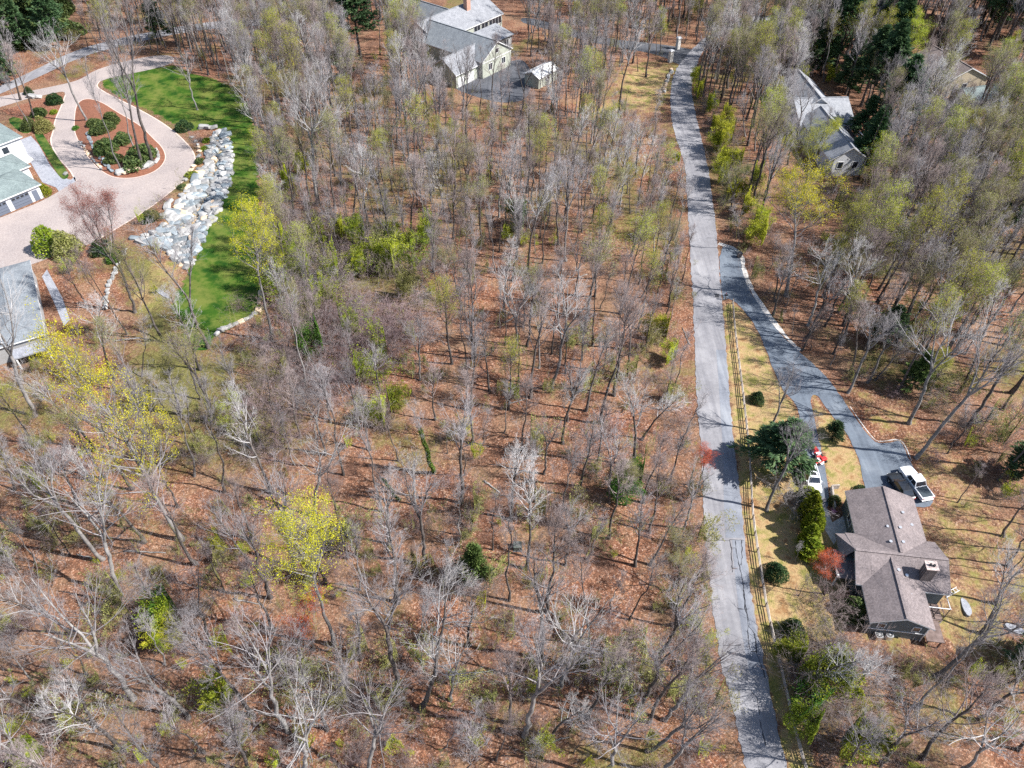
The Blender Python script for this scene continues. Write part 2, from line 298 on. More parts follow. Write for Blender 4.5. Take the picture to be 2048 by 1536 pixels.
M = dict(
    floor=ground_material(), road=asphalt("old_asphalt", (.175, .174, .183), (.235, .233, .242), (.27, .268, .275)),
    patch=asphalt("patched_asphalt", (.145, .158, .182), (.20, .215, .24), (.23, .245, .265)),
    drive=asphalt("driveway_asphalt", (.085, .105, .13), (.13, .155, .185), (.18, .205, .23)),
    darkdrive=asphalt("dark_asphalt", (.05, .055, .065), (.085, .09, .10), (.10, .105, .12)),
    crack=plain("crack_tar", (.022, .022, .026), .9, spec=.1),
    lawn=lawn_material("lawn_grass", (.008, .040, .003), (.048, .108, .008)), grass=lawn_material("grass_strip", (.006, .04, .005), (.018, .075, .009), False),
    paver=paver_material("paver_stone", (.235, .20, .19), (.31, .275, .26), (.16, .14, .13), 2.2, (.36, .31, .28)),
    flag=paver_material("flagstone", (.20, .215, .245), (.29, .305, .335), (.13, .13, .15), .9, (.30, .31, .33)),
    concrete=simple("concrete", (.50, .48, .45), (.66, .64, .61), 1.5, .9), gravel=simple("pale_gravel", (.36, .34, .32), (.55, .53, .50), 2.0, .95, .6, .05, 'pos'),
    mulch=simple("mulch", (.12, .05, .03), (.24, .10, .06), 3.5, .95, .6, .06, 'pos'),
    edging=simple("edging_brick", (.42, .33, .28), (.58, .47, .41), 4.0, .9),
    stone_a=simple("boulder_white", (.165, .168, .17), (.40, .39, .37), 1.1, .85, .6, .08, per_object=.34), stone_b=simple("boulder_blue", (.11, .135, .15), (.28, .315, .335), 1.1, .85, .6, .08, per_object=.3),
    stone_c=simple("boulder_tan", (.42, .30, .2), (.68, .54, .40), 1.3, .9, .6, .06, per_object=.2),
    bark=simple("bark_grey_brown", (.045, .038, .034), (.135, .117, .108), 2.2, .95, .5, .03, per_object=.3),
    bark_pale=simple("bark_pale", (.15, .142, .135), (.33, .315, .30), 1.6, .95, .4, .03, per_object=.2),
    bark_mid=simple("bark_grey", (.115, .105, .10), (.245, .23, .22), 1.4, .95, .4, .03, per_object=.25),  # mid grey bark, between the brown and the pale
    twig=twigmat("twig_grey", (.17, .155, .158), (.31, .29, .295)), twig_pale=twigmat("twig_pale", (.30, .288, .285), (.46, .445, .44)),
    twig_brown=twigmat("twig_brown", (.16, .125, .118), (.29, .24, .23)), bramble=twigmat("bramble_mauve", (.15, .105, .108), (.30, .225, .225)),
    lf_yellow=leafmat("leaf_yellow", [(.28, .29, .008), (.52, .51, .014), (.72, .69, .03)]),
    lf_lime=leafmat("leaf_lime", [(.16, .20, .015), (.36, .39, .028), (.56, .56, .06)]),
    lf_olive=leafmat("leaf_olive", [(.13, .14, .04), (.25, .25, .075), (.42, .39, .16)]),
    lf_green=leafmat("leaf_green", [(.025, .075, .012), (.065, .16, .02), (.13, .26, .035)]),
    lf_dark=leafmat("leaf_dark", [(.014, .034, .014), (.038, .075, .025), (.085, .13, .04)]),
    lf_rhodo=leafmat("leaf_rhododendron", [(.03, .05, .018), (.085, .125, .036), (.19, .22, .07)]),
    lf_gold=leafmat("leaf_gold_green", [(.07, .11, .010), (.19, .24, .018), (.38, .40, .04)]),
    needle=leafmat("pine_needle", [(.022, .055, .022), (.06, .115, .045), (.14, .20, .085)], trans=.2),
    needle_pale=leafmat("young_pine_needle", [(.05, .085, .025), (.10, .16, .04), (.18, .23, .07)], trans=.2),  # paler green needles for the lighter pines
    lf_red=leafmat("bud_red", [(.30, .03, .012), (.52, .075, .025), (.62, .16, .06)]), lf_pink=leafmat("bud_pink", [(.28, .10, .09), (.42, .17, .15), (.5, .25, .22)]),
    lf_orange=leafmat("leaf_orange", [(.40, .12, .012), (.62, .24, .02), (.75, .36, .04)]), lf_rust=leafmat("leaf_rust", [(.16, .06, .04), (.30, .13, .09), (.40, .22, .17)]),
    ivy=leafmat("leaf_ivy", [(.03, .06, .01), (.08, .14, .02), (.17, .24, .04)]),
    roof_brown=shingle("shingle_brown", (.155, .132, .13), (.225, .193, .19)), roof_grey=shingle("shingle_grey", (.185, .194, .21), (.27, .28, .295)),
    roof_blue=shingle("shingle_blue_grey", (.145, .162, .178), (.21, .232, .248)), roof_teal=shingle("shingle_grey_green", (.135, .17, .168), (.19, .23, .225)),
    roof_light=shingle("shingle_light_grey", (.215, .228, .245), (.31, .322, .34)), roof_tan=shingle("shingle_tan", (.15, .125, .118), (.215, .18, .166)), roof_white=simple("roof_pale_metal", (.68, .68, .66), (.80, .80, .78), .8, .5, .1),
    wall_slate=siding("siding_slate_green", (.12, .145, .155)), wall_sage=siding("siding_sage", (.36, .38, .32)), wall_white=simple("stucco_white", (.55, .56, .58), (.64, .64, .65), 1.0, .8, .1),
    wall_grey=siding("siding_grey", (.30, .30, .30)), wall_tan=siding("siding_tan", (.42, .35, .25)),
    trim=plain("white_trim", (.72, .72, .72), .5), dark=plain("dark_opening", (.012, .013, .015), .6), glass=plain("window_glass", (.02, .026, .035), .08, spec=.8),
    door_blue=plain("garage_door_slate", (.115, .135, .175), .5), brick=simple("chimney_brick", (.30, .16, .11), (.50, .31, .24), 3.0, .9), cap=simple("chimney_cap", (.40, .31, .28), (.55, .46, .42), 2.0, .8),
    deck=simple("deck_boards", (.10, .07, .06), (.19, .14, .125), 2.0, .8), wood=simple("weathered_rail", (.27, .23, .195), (.47, .42, .37), 2.0, .9, .4, .02, per_object=.2),
    post=simple("post_wood", (.16, .11, .08), (.32, .25, .19), 2.0, .9, .4, .02, per_object=.2),
    metal=plain("galvanised_metal", (.62, .63, .64), .35, .7), white_paint=plain("white_car_paint", (.80, .81, .82), .25, coat=.6), black_paint=plain("black_car_paint", (.018, .02, .024), .25, coat=.6),
    tyre=plain("tyre_rubber", (.02, .02, .02), .9), rim=plain("alloy_rim", (.45, .46, .48), .3, .8), bedcover=plain("bed_cover", (.03, .045, .055), .6), red_paint=plain("red_paint", (.55, .03, .03), .35),
    lamp_red=plain("tail_lamp", (.4, .01, .01), .3), lamp_clear=plain("head_lamp", (.75, .77, .8), .15), bin=plain("bin_plastic", (.015, .02, .03), .5), box_green=plain("utility_green", (.075, .09, .075), .6),
    pink=leafmat("flower_pink", [(.6, .2, .4), (.8, .4, .6)]), grate=plain("iron_grate", (.10, .10, .11), .7, .4),
)

# ------------------------------------------------------------------ mesh helpers
class MB:
    """collects shapes, builds ONE mesh object"""
    def __init__(s): s.v, s.f, s.mi = [], [], []
    def add(s, vs, fs, mi=0):
        o = len(s.v); s.v += [tuple(v) for v in vs]; s.f += [tuple(i + o for i in f) for f in fs]; s.mi += [mi] * len(fs); return s
    def box(s, x0, x1, y0, y1, z0, z1, mi=0, T=None):
        v = [(x, y, z) for z in (z0, z1) for y in (y0, y1) for x in (x0, x1)]
        if T is not None: v = [tuple(T @ Vector(p)) for p in v]
        return s.add(v, [(0, 2, 3, 1), (4, 5, 7, 6), (0, 1, 5, 4), (2, 6, 7, 3), (0, 4, 6, 2), (1, 3, 7, 5)], mi)
    def bar(s, a, b, w, h=None, mi=0):
        """square bar from a to b"""
        a, b = Vector(a), Vector(b); d = (b - a).normalized(); h = h or w
        up = Vector((0, 0, 1)) if abs(d.z) < .95 else Vector((1, 0, 0))
        r = d.cross(up).normalized() * w / 2; u = r.cross(d).normalized() * h / 2
        v = [p + i * r + j * u for p in (a, b) for i, j in ((-1, -1), (1, -1), (1, 1), (-1, 1))]
        return s.add(v, [(3, 2, 1, 0), (4, 5, 6, 7)] + [(i, (i + 1) % 4, (i + 1) % 4 + 4, i + 4) for i in range(4)], mi)
    def tube(s, pts, rad, n=6, mi=0, cap=True):
        pts = [Vector(p) for p in pts]; rings = []; o = len(s.v); vs = []; fs = []
        for i, p in enumerate(pts):
            d = (pts[min(i + 1, len(pts) - 1)] - pts[max(i - 1, 0)]).normalized()
            ref = Vector((0, 0, 1)) if abs(d.z) < .9 else Vector((1, 0, 0))
            a = d.cross(ref).normalized(); b = d.cross(a)
            r = rad[i] if hasattr(rad, '__len__') else rad
            vs += [p + r * (math.cos(2 * math.pi * k / n) * a + math.sin(2 * math.pi * k / n) * b) for k in range(n)]
        for i in range(len(pts) - 1):
            for k in range(n): fs.append((i * n + k, i * n + (k + 1) % n, (i + 1) * n + (k + 1) % n, (i + 1) * n + k))
        if cap: fs += [tuple(range(n))[::-1], tuple((len(pts) - 1) * n + k for k in range(n))]
        return s.add(vs, fs, mi)
    def prism(s, poly, z0, z1, mi=0, side=None):
        n = len(poly)
        s.add([(x, y, z0) for x, y in poly] + [(x, y, z1) for x, y in poly], [tuple(range(n))[::-1], tuple(range(n, 2 * n))] + [(i, (i + 1) % n, (i + 1) % n + n, i + n) for i in range(n)], mi); return s
    def mesh(s, name, mats, smooth=False):
        me = bpy.data.meshes.new(name); me.from_pydata(s.v, [], s.f); me.update()
        for m in (mats if isinstance(mats, (list, tuple)) else [mats]): me.materials.append(m)
        me.polygons.foreach_set("material_index", s.mi)
        if smooth: me.polygons.foreach_set("use_smooth", [True] * len(me.polygons))
        return me
    def build(s, name, mats, parent=None, smooth=False):
        return link(name, s.mesh(name, mats, smooth), parent)
def link(name, me, parent=None):
    o = bpy.data.objects.new(name, me); C.objects.link(o)
    if parent is not None: o.parent = parent
    return o
def empty(name, loc, rz=0.0):
    o = bpy.data.objects.new(name, None); o.location = loc; o.rotation_euler = (0, 0, rz); o.empty_display_size = .3; C.objects.link(o); return o
def tag(o, label, cat, group=None):
    o['label'] = label; o['category'] = cat
    if group: o['group'] = group
    return o
def struct(o): o['kind'] = 'structure'; return o
def stuff(o): o['kind'] = 'stuff'; return o
def sheet(name, poly, z, mat, skirt=.0):
    """flat sheet over a ground polygon, facing up"""
    a = sum(poly[i][0] * poly[(i + 1) % len(poly)][1] - poly[(i + 1) % len(poly)][0] * poly[i][1] for i in range(len(poly)))
    if a < 0: poly = poly[::-1]
    me = bpy.data.meshes.new(name); n = len(poly)
    if skirt:
        me.from_pydata([(x, y, z) for x, y in poly] + [(x, y, z - skirt) for x, y in poly], [], [tuple(range(n))] + [(i, i + n, (i + 1) % n + n, (i + 1) % n) for i in range(n)])
    else: me.from_pydata([(x, y, z) for x, y in poly], [], [tuple(range(n))])
    me.update(); me.materials.append(mat); return link(name, me)
def smooth_poly(poly, it=2, closed=True):
    for _ in range(it):
        q = []; n = len(poly)
        for i in range(n if closed else n - 1):
            a, b = poly[i], poly[(i + 1) % n]
            q += [(a[0] * .75 + b[0] * .25, a[1] * .75 + b[1] * .25), (a[0] * .25 + b[0] * .75, a[1] * .25 + b[1] * .75)]
        poly = q if closed else [poly[0]] + q + [poly[-1]]
    return poly
def ragged(poly, step, amp, closed=True):
    q = []; n = len(poly)
    for i in range(n if closed else n - 1):
        a, b = poly[i], poly[(i + 1) % n]; L = math.dist(a, b); k = max(1, int(L / step)); ux, uy = (-(b[1] - a[1]) / (L + 1e-9), (b[0] - a[0]) / (L + 1e-9))
        for j in range(k):
            x, y = a[0] + (b[0] - a[0]) * j / k, a[1] + (b[1] - a[1]) * j / k; w = amp * ((float(vnoise(x * 5 + 40, y * 5, 5.)) - .5) * 2 + (float(vnoise(x * 9, y * 9 + 7, 4.)) - .5)); q.append((x + ux * w, y + uy * w))
    return q if closed else q + [poly[-1]]
def ribbon(mb, pl, w, z, mi=0, jitter=0):
    vs, fs = [], []; n = len(pl)
    for i, p in enumerate(pl):
        a, b = pl[max(i - 1, 0)], pl[min(i + 1, n - 1)]; dx, dy = b[0] - a[0], b[1] - a[1]; L = math.hypot(dx, dy) or 1
        ww = w * (1 + jitter * (rnd.random() - .5)) / 2
        vs += [(p[0] - dy / L * ww, p[1] + dx / L * ww, z), (p[0] + dy / L * ww, p[1] - dx / L * ww, z)]
    for i in range(n - 1): fs.append((2 * i, 2 * i + 1, 2 * i + 3, 2 * i + 2))
    mb.add(vs, fs, mi)

# ------------------------------------------------------------------ ground
nx, ny = len(GX), len(GY)
idx = np.arange(nx * ny).reshape(ny, nx)
gme = bpy.data.meshes.new("ground")
gv = np.stack([XX, YY, ZZ], -1).reshape(-1, 3)
gf = np.stack([idx[:-1, :-1], idx[:-1, 1:], idx[1:, 1:], idx[1:, :-1]], -1).reshape(-1, 4)
gme.vertices.add(len(gv)); gme.vertices.foreach_set("co", gv.ravel().astype(np.float32))
gme.loops.add(gf.size); gme.loops.foreach_set("vertex_index", gf.ravel().astype(np.int32))
gme.polygons.add(len(gf)); gme.polygons.foreach_set("loop_start", np.arange(0, gf.size, 4, dtype=np.int32)); gme.polygons.foreach_set("loop_total", np.full(len(gf), 4, np.int32))
gme.update(); gme.validate(); gme.polygons.foreach_set("use_smooth", np.ones(len(gf), bool)); gme.materials.append(M['floor'])
def cover(name, polys, soft, base=None, strength=1.0):
    a = np.zeros(XX.shape) if base is None else base.copy()
    for q in polys:
        d = np.full(XX.shape, 1e9); d[core] = sdist(q, XX[core], YY[core]); a = np.maximum(a, strength * smooth(soft, -soft, d))
    at_ = gme.attributes.new(name, 'FLOAT', 'POINT'); at_.data.foreach_set("value", a.ravel().astype(np.float32))
px_, py_ = proj(XX, np.maximum(YY, 5), 0)
green0 = np.where(core, .62 * smooth(.45, .85, .65 * vnoise(XX + 31, YY + 77, 15) + .35 * vnoise(XX, YY + 7, 5)), 0)
def blob(cx, cy, rx, ry, s): return .9 * s * np.exp(-(((px_ - cx) / rx) ** 2 + ((py_ - cy) / ry) ** 2))
for b in [(350, 760, 140, 160, .95), (480, 850, 190, 130, .8), (300, 900, 120, 80, .5), (700, 520, 200, 110, .8), (1180, 300, 160, 110, .5), (900, 330, 150, 80, .4), (560, 350, 70, 120, .45), (1450, 330, 60, 150, .7), (1560, 200, 60, 60, .5), (1720, 320, 40, 40, .9), (1300, 720, 60, 160, .45), (1330, 1000, 50, 200, .35), (1650, 1420, 60, 120, .6), (90, 700, 60, 40, .7), (330, 35, 90, 30, .7)]:
    green0 = np.maximum(green0, np.where(core, blob(*b), 0))
cover("green", [W['back']], 4, green0, .75)
dry0 = np.zeros(XX.shape)
for b in [(1290, 175, 75, 60, 1.0), (1220, 210, 90, 25, .7), (1260, 260, 90, 60, .45), (1560, 640, 60, 60, .3), (1400, 560, 12, 300, .3), (290, 590, 40, 40, .8), (330, 540, 50, 45, .7), (390, 195, 25, 12, .9), (520, 330, 10, 120, .6), (1000, 215, 120, 20, .5), (1230, 330, 120, 80, .35), (1995, 560, 50, 30, .6)]:
    dry0 = np.maximum(dry0, np.where(core, blob(*b), 0))
cover("dry", [W['verge'], W['yard'], W['swale']], 1.2, np.maximum(dry0, 0.0)); 
d = np.full(XX.shape, 1e9); d[core] = sdist(W['yarde'], XX[core], YY[core])
a_ = np.empty(XX.size, np.float32); gme.attributes['dry'].data.foreach_get("value", a_)
a_ = np.maximum(a_.reshape(XX.shape), .5 * smooth(4, -4, d)); gme.attributes['dry'].data.foreach_set("value", a_.ravel())
cover("mulch", [W['island'], W['bed']], .6); cover("turf", [W['lawn']], 1.6)
struct(link("ground", gme))

# ------------------------------------------------------------------ roads, drives, paths
ROADZ = .05
rl, rr = smooth_poly(poly_at(ROAD_L), 4, False), smooth_poly(poly_at(ROAD_R), 4, False)
rl = [(x + (float(vnoise(x * 7, y * 7, 4.)) - .5) * .45, y) for x, y in rl]; rr = [(x + (float(vnoise(x * 7 + 90, y * 7, 4.)) - .5) * .35, y) for x, y in rr]
rm = MB(); vs = []; fs = []
for a, b in zip(rl, rr):
    vs += [(a[0], a[1], -.05), (a[0], a[1], ROADZ), (b[0], b[1], ROADZ), (b[0], b[1], -.05)]
for i in range(len(rl) - 1):
    for k in range(3): fs.append((4 * i + k, 4 * i + k + 1, 4 * i + k + 5, 4 * i + k + 4)[::-1])
rm.add(vs, fs); road = struct(rm.build("road", M['road']))
# far leg of the road beyond the bend
far = [tuple(at(1480, 42))[:2], tuple(at(1580, 34))[:2], tuple(at(1720, 30))[:2], tuple(at(1950, 20))[:2]]
mb = MB(); ribbon(mb, smooth_poly(far, 2, False), 5.2, .03); struct(mb.build("far_road", M['road']))
# darker repair on the right-hand lane, and the cracks
def lane(pxl, pxr, z, name, mat):
    q = [tuple(at(*p))[:2] for p in pxl] + [tuple(at(*p))[:2] for p in pxr[::-1]]
    s_ = sheet(name, q, z, mat); s_.parent = road; return s_
lane([(1432, 700), (1437, 760), (1441, 830), (1446, 900), (1447, 980), (1449, 1040), (1451, 1076)], [(1450.5, 700), (1456, 760), (1461, 830), (1468, 900), (1479, 980), (1484.5, 1040), (1488, 1076)], ROADZ + .006, "asphalt_patch", M['patch'])
lane([(1464, 1080), (1467, 1120), (1473, 1180), (1480, 1240), (1489, 1300), (1500, 1350)], [(1488, 1080), (1493, 1122), (1501, 1192), (1512, 1262), (1527, 1331), (1532, 1355)], ROADZ + .006, "asphalt_patch", M['patch'])
CR = [[(1459, 1081), (1462, 1097), (1464, 1128), (1465, 1145)], [(1470, 1081), (1472, 1100), (1476, 1125), (1483, 1150), (1486, 1167), (1488, 1195), (1494, 1225), (1499, 1255), (1508, 1268), (1512, 1285), (1514, 1310), (1522, 1330), (1530, 1355)],
      [(1483, 1081), (1484, 1110), (1482, 1130)], [(1464, 1137), (1474, 1138)], [(1486, 1167), (1494, 1168)], [(1486, 1180), (1490, 1215), (1495, 1240), (1496, 1275), (1499, 1300)], [(1447, 1292), (1462, 1293), (1484, 1290)], [(1476, 1218), (1500, 1219)],
      [(1519, 1440), (1526, 1470), (1530, 1490)], [(1459, 1080), (1488, 1081)], [(1461, 1096), (1470, 1096)], [(1412, 1082), (1459, 1081)], [(1500, 1303), (1515, 1304)], [(1425, 1200), (1440, 1198)], [(1500, 1380), (1515, 1400), (1520, 1430)]]
for c in CR:
    pl = [tuple(at(*p))[:2] for p in c]; q = [pl[0]]
    for a, b in zip(pl, pl[1:]):
        n = max(2, int(math.dist(a, b) / .35))
        for k in range(1, n + 1): q.append((a[0] + (b[0] - a[0]) * k / n + rnd.uniform(-.07, .07), a[1] + (b[1] - a[1]) * k / n + rnd.uniform(-.07, .07)))
    mb = MB(); ribbon(mb, q, .085, ROADZ + .011, 0, 1.2); mb.build("crack", M['crack'], road)
drain = MB(); dp = at(1434, 592); drain.box(-.36, .36, -.5, .5, 0, .03); 
for k in range(7): drain.box(-.3, .3, -.44 + k * .13, -.38 + k * .13, .03, .045, 1)
dr = drain.build("storm_drain", [M['grate'], M['dark']]); dr.location = (dp.x, dp.y, ROADZ + .002); dr.rotation_euler = (0, 0, -.12); tag(dr, "rectangular iron storm drain grate set in the road by the driveway mouth", "drain")

drive = struct(sheet("driveway", ragged(smooth_poly(W['drive'], 1), .4, .10), .035, M['drive'], .06))
# pale gravel gutter along the uphill side of the driveway
gut = [(1437, 487), (1470, 497), (1484, 510), (1488, 545), (1502, 577), (1523, 611), (1550, 648), (1577, 679), (1600, 702)]
mb = MB(); ribbon(mb, smooth_poly(poly_at(gut), 2, False), .8, .022, 0, .9); struct(mb.build("gravel_gutter", M['gravel']))
mb = MB(); ribbon(mb, smooth_poly(poly_at([(1700, 813), (1723, 847), (1744, 874), (1756, 885), (1799, 877), (1811, 892), (1823, 922)]), 2, False), .13, .025, 0, 1.2); struct(mb.build("driveway_edging", M['gravel']))
struct(sheet("paved_drive", smooth_poly(W['paver'], 2), .03, M['paver']))
isl = smooth_poly(W['island'], 2)
# the planted island shows as a bank of mulch standing through the paving
ib = MB(); pts = np.array(isl); cen = pts.mean(0); rings = []
for s_, h_ in ((1.0, .045), (.985, .06), (.93, .14), (.8, .38), (.6, .62), (.35, .74), (.05, .8)): rings.append([(cen[0] + (x - cen[0]) * s_, cen[1] + (y - cen[1]) * s_, h_ + (0 if s_ > .95 else (float(vnoise(x * s_ * 3, y * s_ * 3, 2.0)) - .5) * .12)) for x, y in isl])
n = len(isl); vs = [p for r in rings for p in r]; fs = []
for i in range(len(rings) - 1):
    for k in range(n): fs.append((i * n + k, i * n + (k + 1) % n, (i + 1) * n + (k + 1) % n, (i + 1) * n + k))
a = sum(isl[i][0] * isl[(i + 1) % n][1] - isl[(i + 1) % n][0] * isl[i][1] for i in range(n))
if a < 0: fs = [f[::-1] for f in fs]
fs.append(tuple((len(rings) - 1) * n + k for k in range(n)) if a > 0 else tuple((len(rings) - 1) * n + k for k in range(n))[::-1])
ib.add(vs, fs); struct(ib.build("mulch_island", M['mulch'], smooth=True))
def isl_z(x, y):
    if not bool(inside(isl, np.array([x]), np.array([y]))[0]): return 0.045
    d_ = float(dist_line(isl, np.array([x]), np.array([y]), True)[0]); return .06 + .6 * min(1, d_ / 5)
mb = MB(); ribbon(mb, isl + [isl[0]], .3, .05); struct(mb.build("island_edging", M['edging']))
mb = MB(); ribbon(mb, smooth_poly(poly_at(PAVER[11:27]), 2, False), .3, .036); struct(mb.build("drive_edging", M['edging']))
mb = MB(); ribbon(mb, smooth_poly(poly_at([(152, 362), (148, 355), (140, 340), (120, 320), (99, 285), (107, 262), (110, 240), (122, 215), (131, 190)]), 2, False), .3, .036); struct(mb.build("drive_edging", M['edging']))
struct(sheet("lawn", ragged(smooth_poly(W['lawn'], 2), .35, .8), .018, M['lawn']))
struct(sheet("flagstone_walk", W['walk'], .036, M['flag'])); struct(sheet("grass_strip", smooth_poly(W['strip'], 1), .046, M['grass']))
struct(sheet("grass_patch", smooth_poly(poly_at([(14, 240), (30, 232), (62, 248), (66, 262), (52, 268), (36, 262)]), 1), .02, M['grass']))
struct(sheet("north_drive", smooth_poly(W['ndrive'], 1), .03, M['darkdrive'])); struct(sheet("parking_apron", smooth_poly(W['napron'], 1), .03, M['darkdrive']))
struct(sheet("side_road", smooth_poly(W['wroad'], 1), .03, M['road'])); struct(sheet("terrace_path", W['lwalk'], .03, M['flag']))

# ------------------------------------------------------------------ stones: a few shared shapes
def rock_mesh(name, seed, mat, flat=.6):
    r = random.Random(seed); vs = []; c = .3
    for sx in (-1, 1):
        for sy in (-1, 1):
            for sz in (-1, 1):
                j = Vector((r.uniform(.72, 1.1), r.uniform(.62, 1.0), r.uniform(.75, 1.1)))
                for k in range(3):
                    v = [sx * j.x, sy * j.y, sz * j.z * flat]; d = c * r.uniform(.6, 1.3)
                    for i in range(3):
                        if i != k: v[i] *= 1 - d
                    vs.append([q + r.uniform(-.05, .05) for q in v])
    import bmesh
    bm = bmesh.new(); [bm.verts.new([q * .5 for q in v]) for v in vs]; bmesh.ops.convex_hull(bm, input=bm.verts); bmesh.ops.delete(bm, geom=[v for v in bm.verts if not v.link_faces], context='VERTS')
    me = bpy.data.meshes.new(name); bm.to_mesh(me); bm.free(); me.materials.append(mat); return me
ROCKS = {k: [rock_mesh("stone_" + k, i * 7 + ord(k), M['stone_' + k]) for i in range(4)] for k in 'abc'}
def stone(parent, p, size, kind, name="stone", sx=None):
    o = link(name, rnd.choice(ROCKS[kind]), parent); o.location = p - (parent.location if parent else Vector())
    s_ = size; o.scale = (s_ * rnd.uniform(1.0, 1.5), s_ * rnd.uniform(.75, 1.1), s_ * rnd.uniform(.7, 1.0)); o.rotation_euler = (rnd.uniform(-.3, .3), rnd.uniform(-.3, .3), rnd.uniform(0, 6.28) if sx is None else sx)
    return o
sw0 = on_ground(400, 400); swale = empty("stone_swale", sw0)
tag(swale, "curving dry swale lined with white and blue-grey boulders beside the green lawn", "rock swale")
cand = []; X0, X1 = min(p[0] for p in W['swale']), max(p[0] for p in W['swale']); Y0, Y1 = min(p[1] for p in W['swale']), max(p[1] for p in W['swale'])
tries = 0
while tries < 9000 and len(cand) < 292:
    tries += 1; x, y = rnd.uniform(X0, X1), rnd.uniform(Y0, Y1)
    if not bool(inside(W['swale'], np.array([x]), np.array([y]))[0]): continue
    if float(dist_line(swale_mid, np.array([x]), np.array([y]))[0]) < .75: continue
    if all((x - a) ** 2 + (y - b) ** 2 > .88 ** 2 for a, b, _ in cand): cand.append((x, y, rnd.uniform(1.05, 2.2)))
for x, y, s_ in cand:
    right = float(dist_line(swale_mid, np.array([x]), np.array([y]))[0])
    k = rnd.choices('abc', (6, 4.2, .7))[0]
    stone(swale, Vector((x, y, float(hz(x, y)) + .06)), s_, k, sx=rnd.gauss(.5, .6) + (1.57 if rnd.random() < .3 else 0))
mb = MB()
for i in range(2600):      # small gravel along its middle
    t = rnd.uniform(0, len(swale_mid) - 1.001); a, b = swale_mid[int(t)], swale_mid[int(t) + 1]; f = t - int(t)
    w_ = .45 if i < 800 else 2.6
    x, y = a[0] + (b[0] - a[0]) * f + rnd.gauss(0, w_), a[1] + (b[1] - a[1]) * f + rnd.gauss(0, w_)
    if i >= 800 and not bool(inside(W['swale'], np.array([x]), np.array([y]))[0]): continue
    z = float(hz(x, y)); s_ = rnd.uniform(.1, .24) * (1 if i < 800 else 1.8)
    q = [(x + s_ * math.cos(k * 2.09 + i), y + s_ * math.sin(k * 2.09 + i), z - .02) for k in range(3)] + [(x, y, z + s_ * .8)]
    mb.add([(a_ - sw0.x, b_ - sw0.y, c_ - sw0.z) for a_, b_, c_ in q], [(0, 1, 3), (1, 2, 3), (2, 0, 3)], 0 if i < 800 else rnd.choice((1, 1, 2)))
stuff(mb.build("gravel", [M['stone_c'], M['stone_a'], M['stone_b']], swale))
def stone_row(name, pts, step, size, kinds, label, cat, zf=None, jit=.15):
    pl = [tuple(at(*p))[:2] for p in pts]; o = empty(name, (pl[0][0], pl[0][1], 0)); tag(o, label, cat)
    for a, b in zip(pl, pl[1:]):
        n = max(1, round(math.dist(a, b) / step)); ang = math.atan2(b[1] - a[1], b[0] - a[0])
        for k in range(n):
            x, y = a[0] + (b[0] - a[0]) * (k + .5) / n + rnd.gauss(0, jit), a[1] + (b[1] - a[1]) * (k + .5) / n + rnd.gauss(0, jit)
            z = (zf(x, y) if zf else float(hz(x, y))) + size * .18; stone(o, Vector((x, y, z)), size * rnd.uniform(.75, 1.25), rnd.choice(kinds), sx=ang + rnd.gauss(0, .2))
    return o
stone_row("boulder_edging", [(238, 349), (262, 346), (285, 340), (303, 333)], 1.2, 1.5, 'ac', "row of pale boulders along the front of the planted island", "boulders", isl_z)
stone_row("boulder_edging", [(309, 330), (316, 320), (317, 308), (311, 300)], .9, .9, 'a', "small white boulders at the right tip of the planted island", "boulders", isl_z)
stone_row("boulder_edging", [(176, 268), (184, 290), (196, 312), (212, 332), (228, 346)], .95, .85, 'b', "line of grey stones inside the left edge of the planted island", "boulders", isl_z)
stone_row("stone_edging", [(160, 282), (172, 303), (188, 324), (205, 340)], 1.0, .65, 'ac', "dotted row of small tan rocks in mulch left of the island", "stones", isl_z)
stone_row("boulder_edging", [(432, 668), (448, 660), (466, 652), (486, 642), (508, 632), (518, 620)], 1.0, 1.1, 'ac', "row of tan boulders holding the lower end of the green lawn", "boulders")
stone_row("stone_edging", [(520, 610), (523, 575), (524, 545), (522, 512)], 1.1, .7, 'c', "thin line of tan stones right of the lawn beside the yellow tree", "stones")
stone_row("boulder_edging", [(378, 272), (392, 280), (402, 300), (398, 318), (385, 338), (370, 365)], 2.2, 1.1, 'ac', "scattered pale rocks in the planting bed between paved loop and swale", "boulders")
stone_row("boulder_edging", [(318, 478), (335, 408), (345, 402)], 3.2, 1.3, 'a', "few white boulders left of the lower swale", "boulders")
stone_row("stone_edging", [(208, 620), (214, 590), (222, 560), (246, 510), (250, 498)], 1.3, .9, 'a', "broken line of white stones beside the rust-leaved oak", "stones")
stone_row("boulder_edging", [(128, 352), (136, 348)], .9, 1.3, 'ac', "two pale boulders at the lower end of the narrow grass strip", "boulders")
stone_row("boulder_edging", [(60, 194), (72, 196), (88, 194)], 1.3, 1.5, 'a', "cluster of white boulders in the mulch bed above the white house", "boulders")
stone_row("stone_wall", [(1328, 185), (1331, 170), (1338, 152), (1344, 138)], 1.2, 1.0, 'ac', "rough line of pale rocks along the road below the gate pillar", "stones")
stone_row("flat_stone", [(402, 257), (432, 256)], 1.4, 2.1, 'a', "flat grey slabs at the upper end of the swale", "slabs")
# slab lying in the bare soil
p = at(326, 588); mb = MB(); mb.prism([(-1.9, -.3), (-1.2, -.42), (.9, -.4), (1.8, -.2), (1.95, .12), (1.1, .38), (-1.0, .4), (-1.8, .2)], -.1, .14)
o = mb.build("stone_slab", M['flag']); o.location = (p.x, p.y, 0); o.rotation_euler = (0, 0, -.68); tag(o, "long narrow grey stone slab lying in bare soil left of the lawn", "slab")

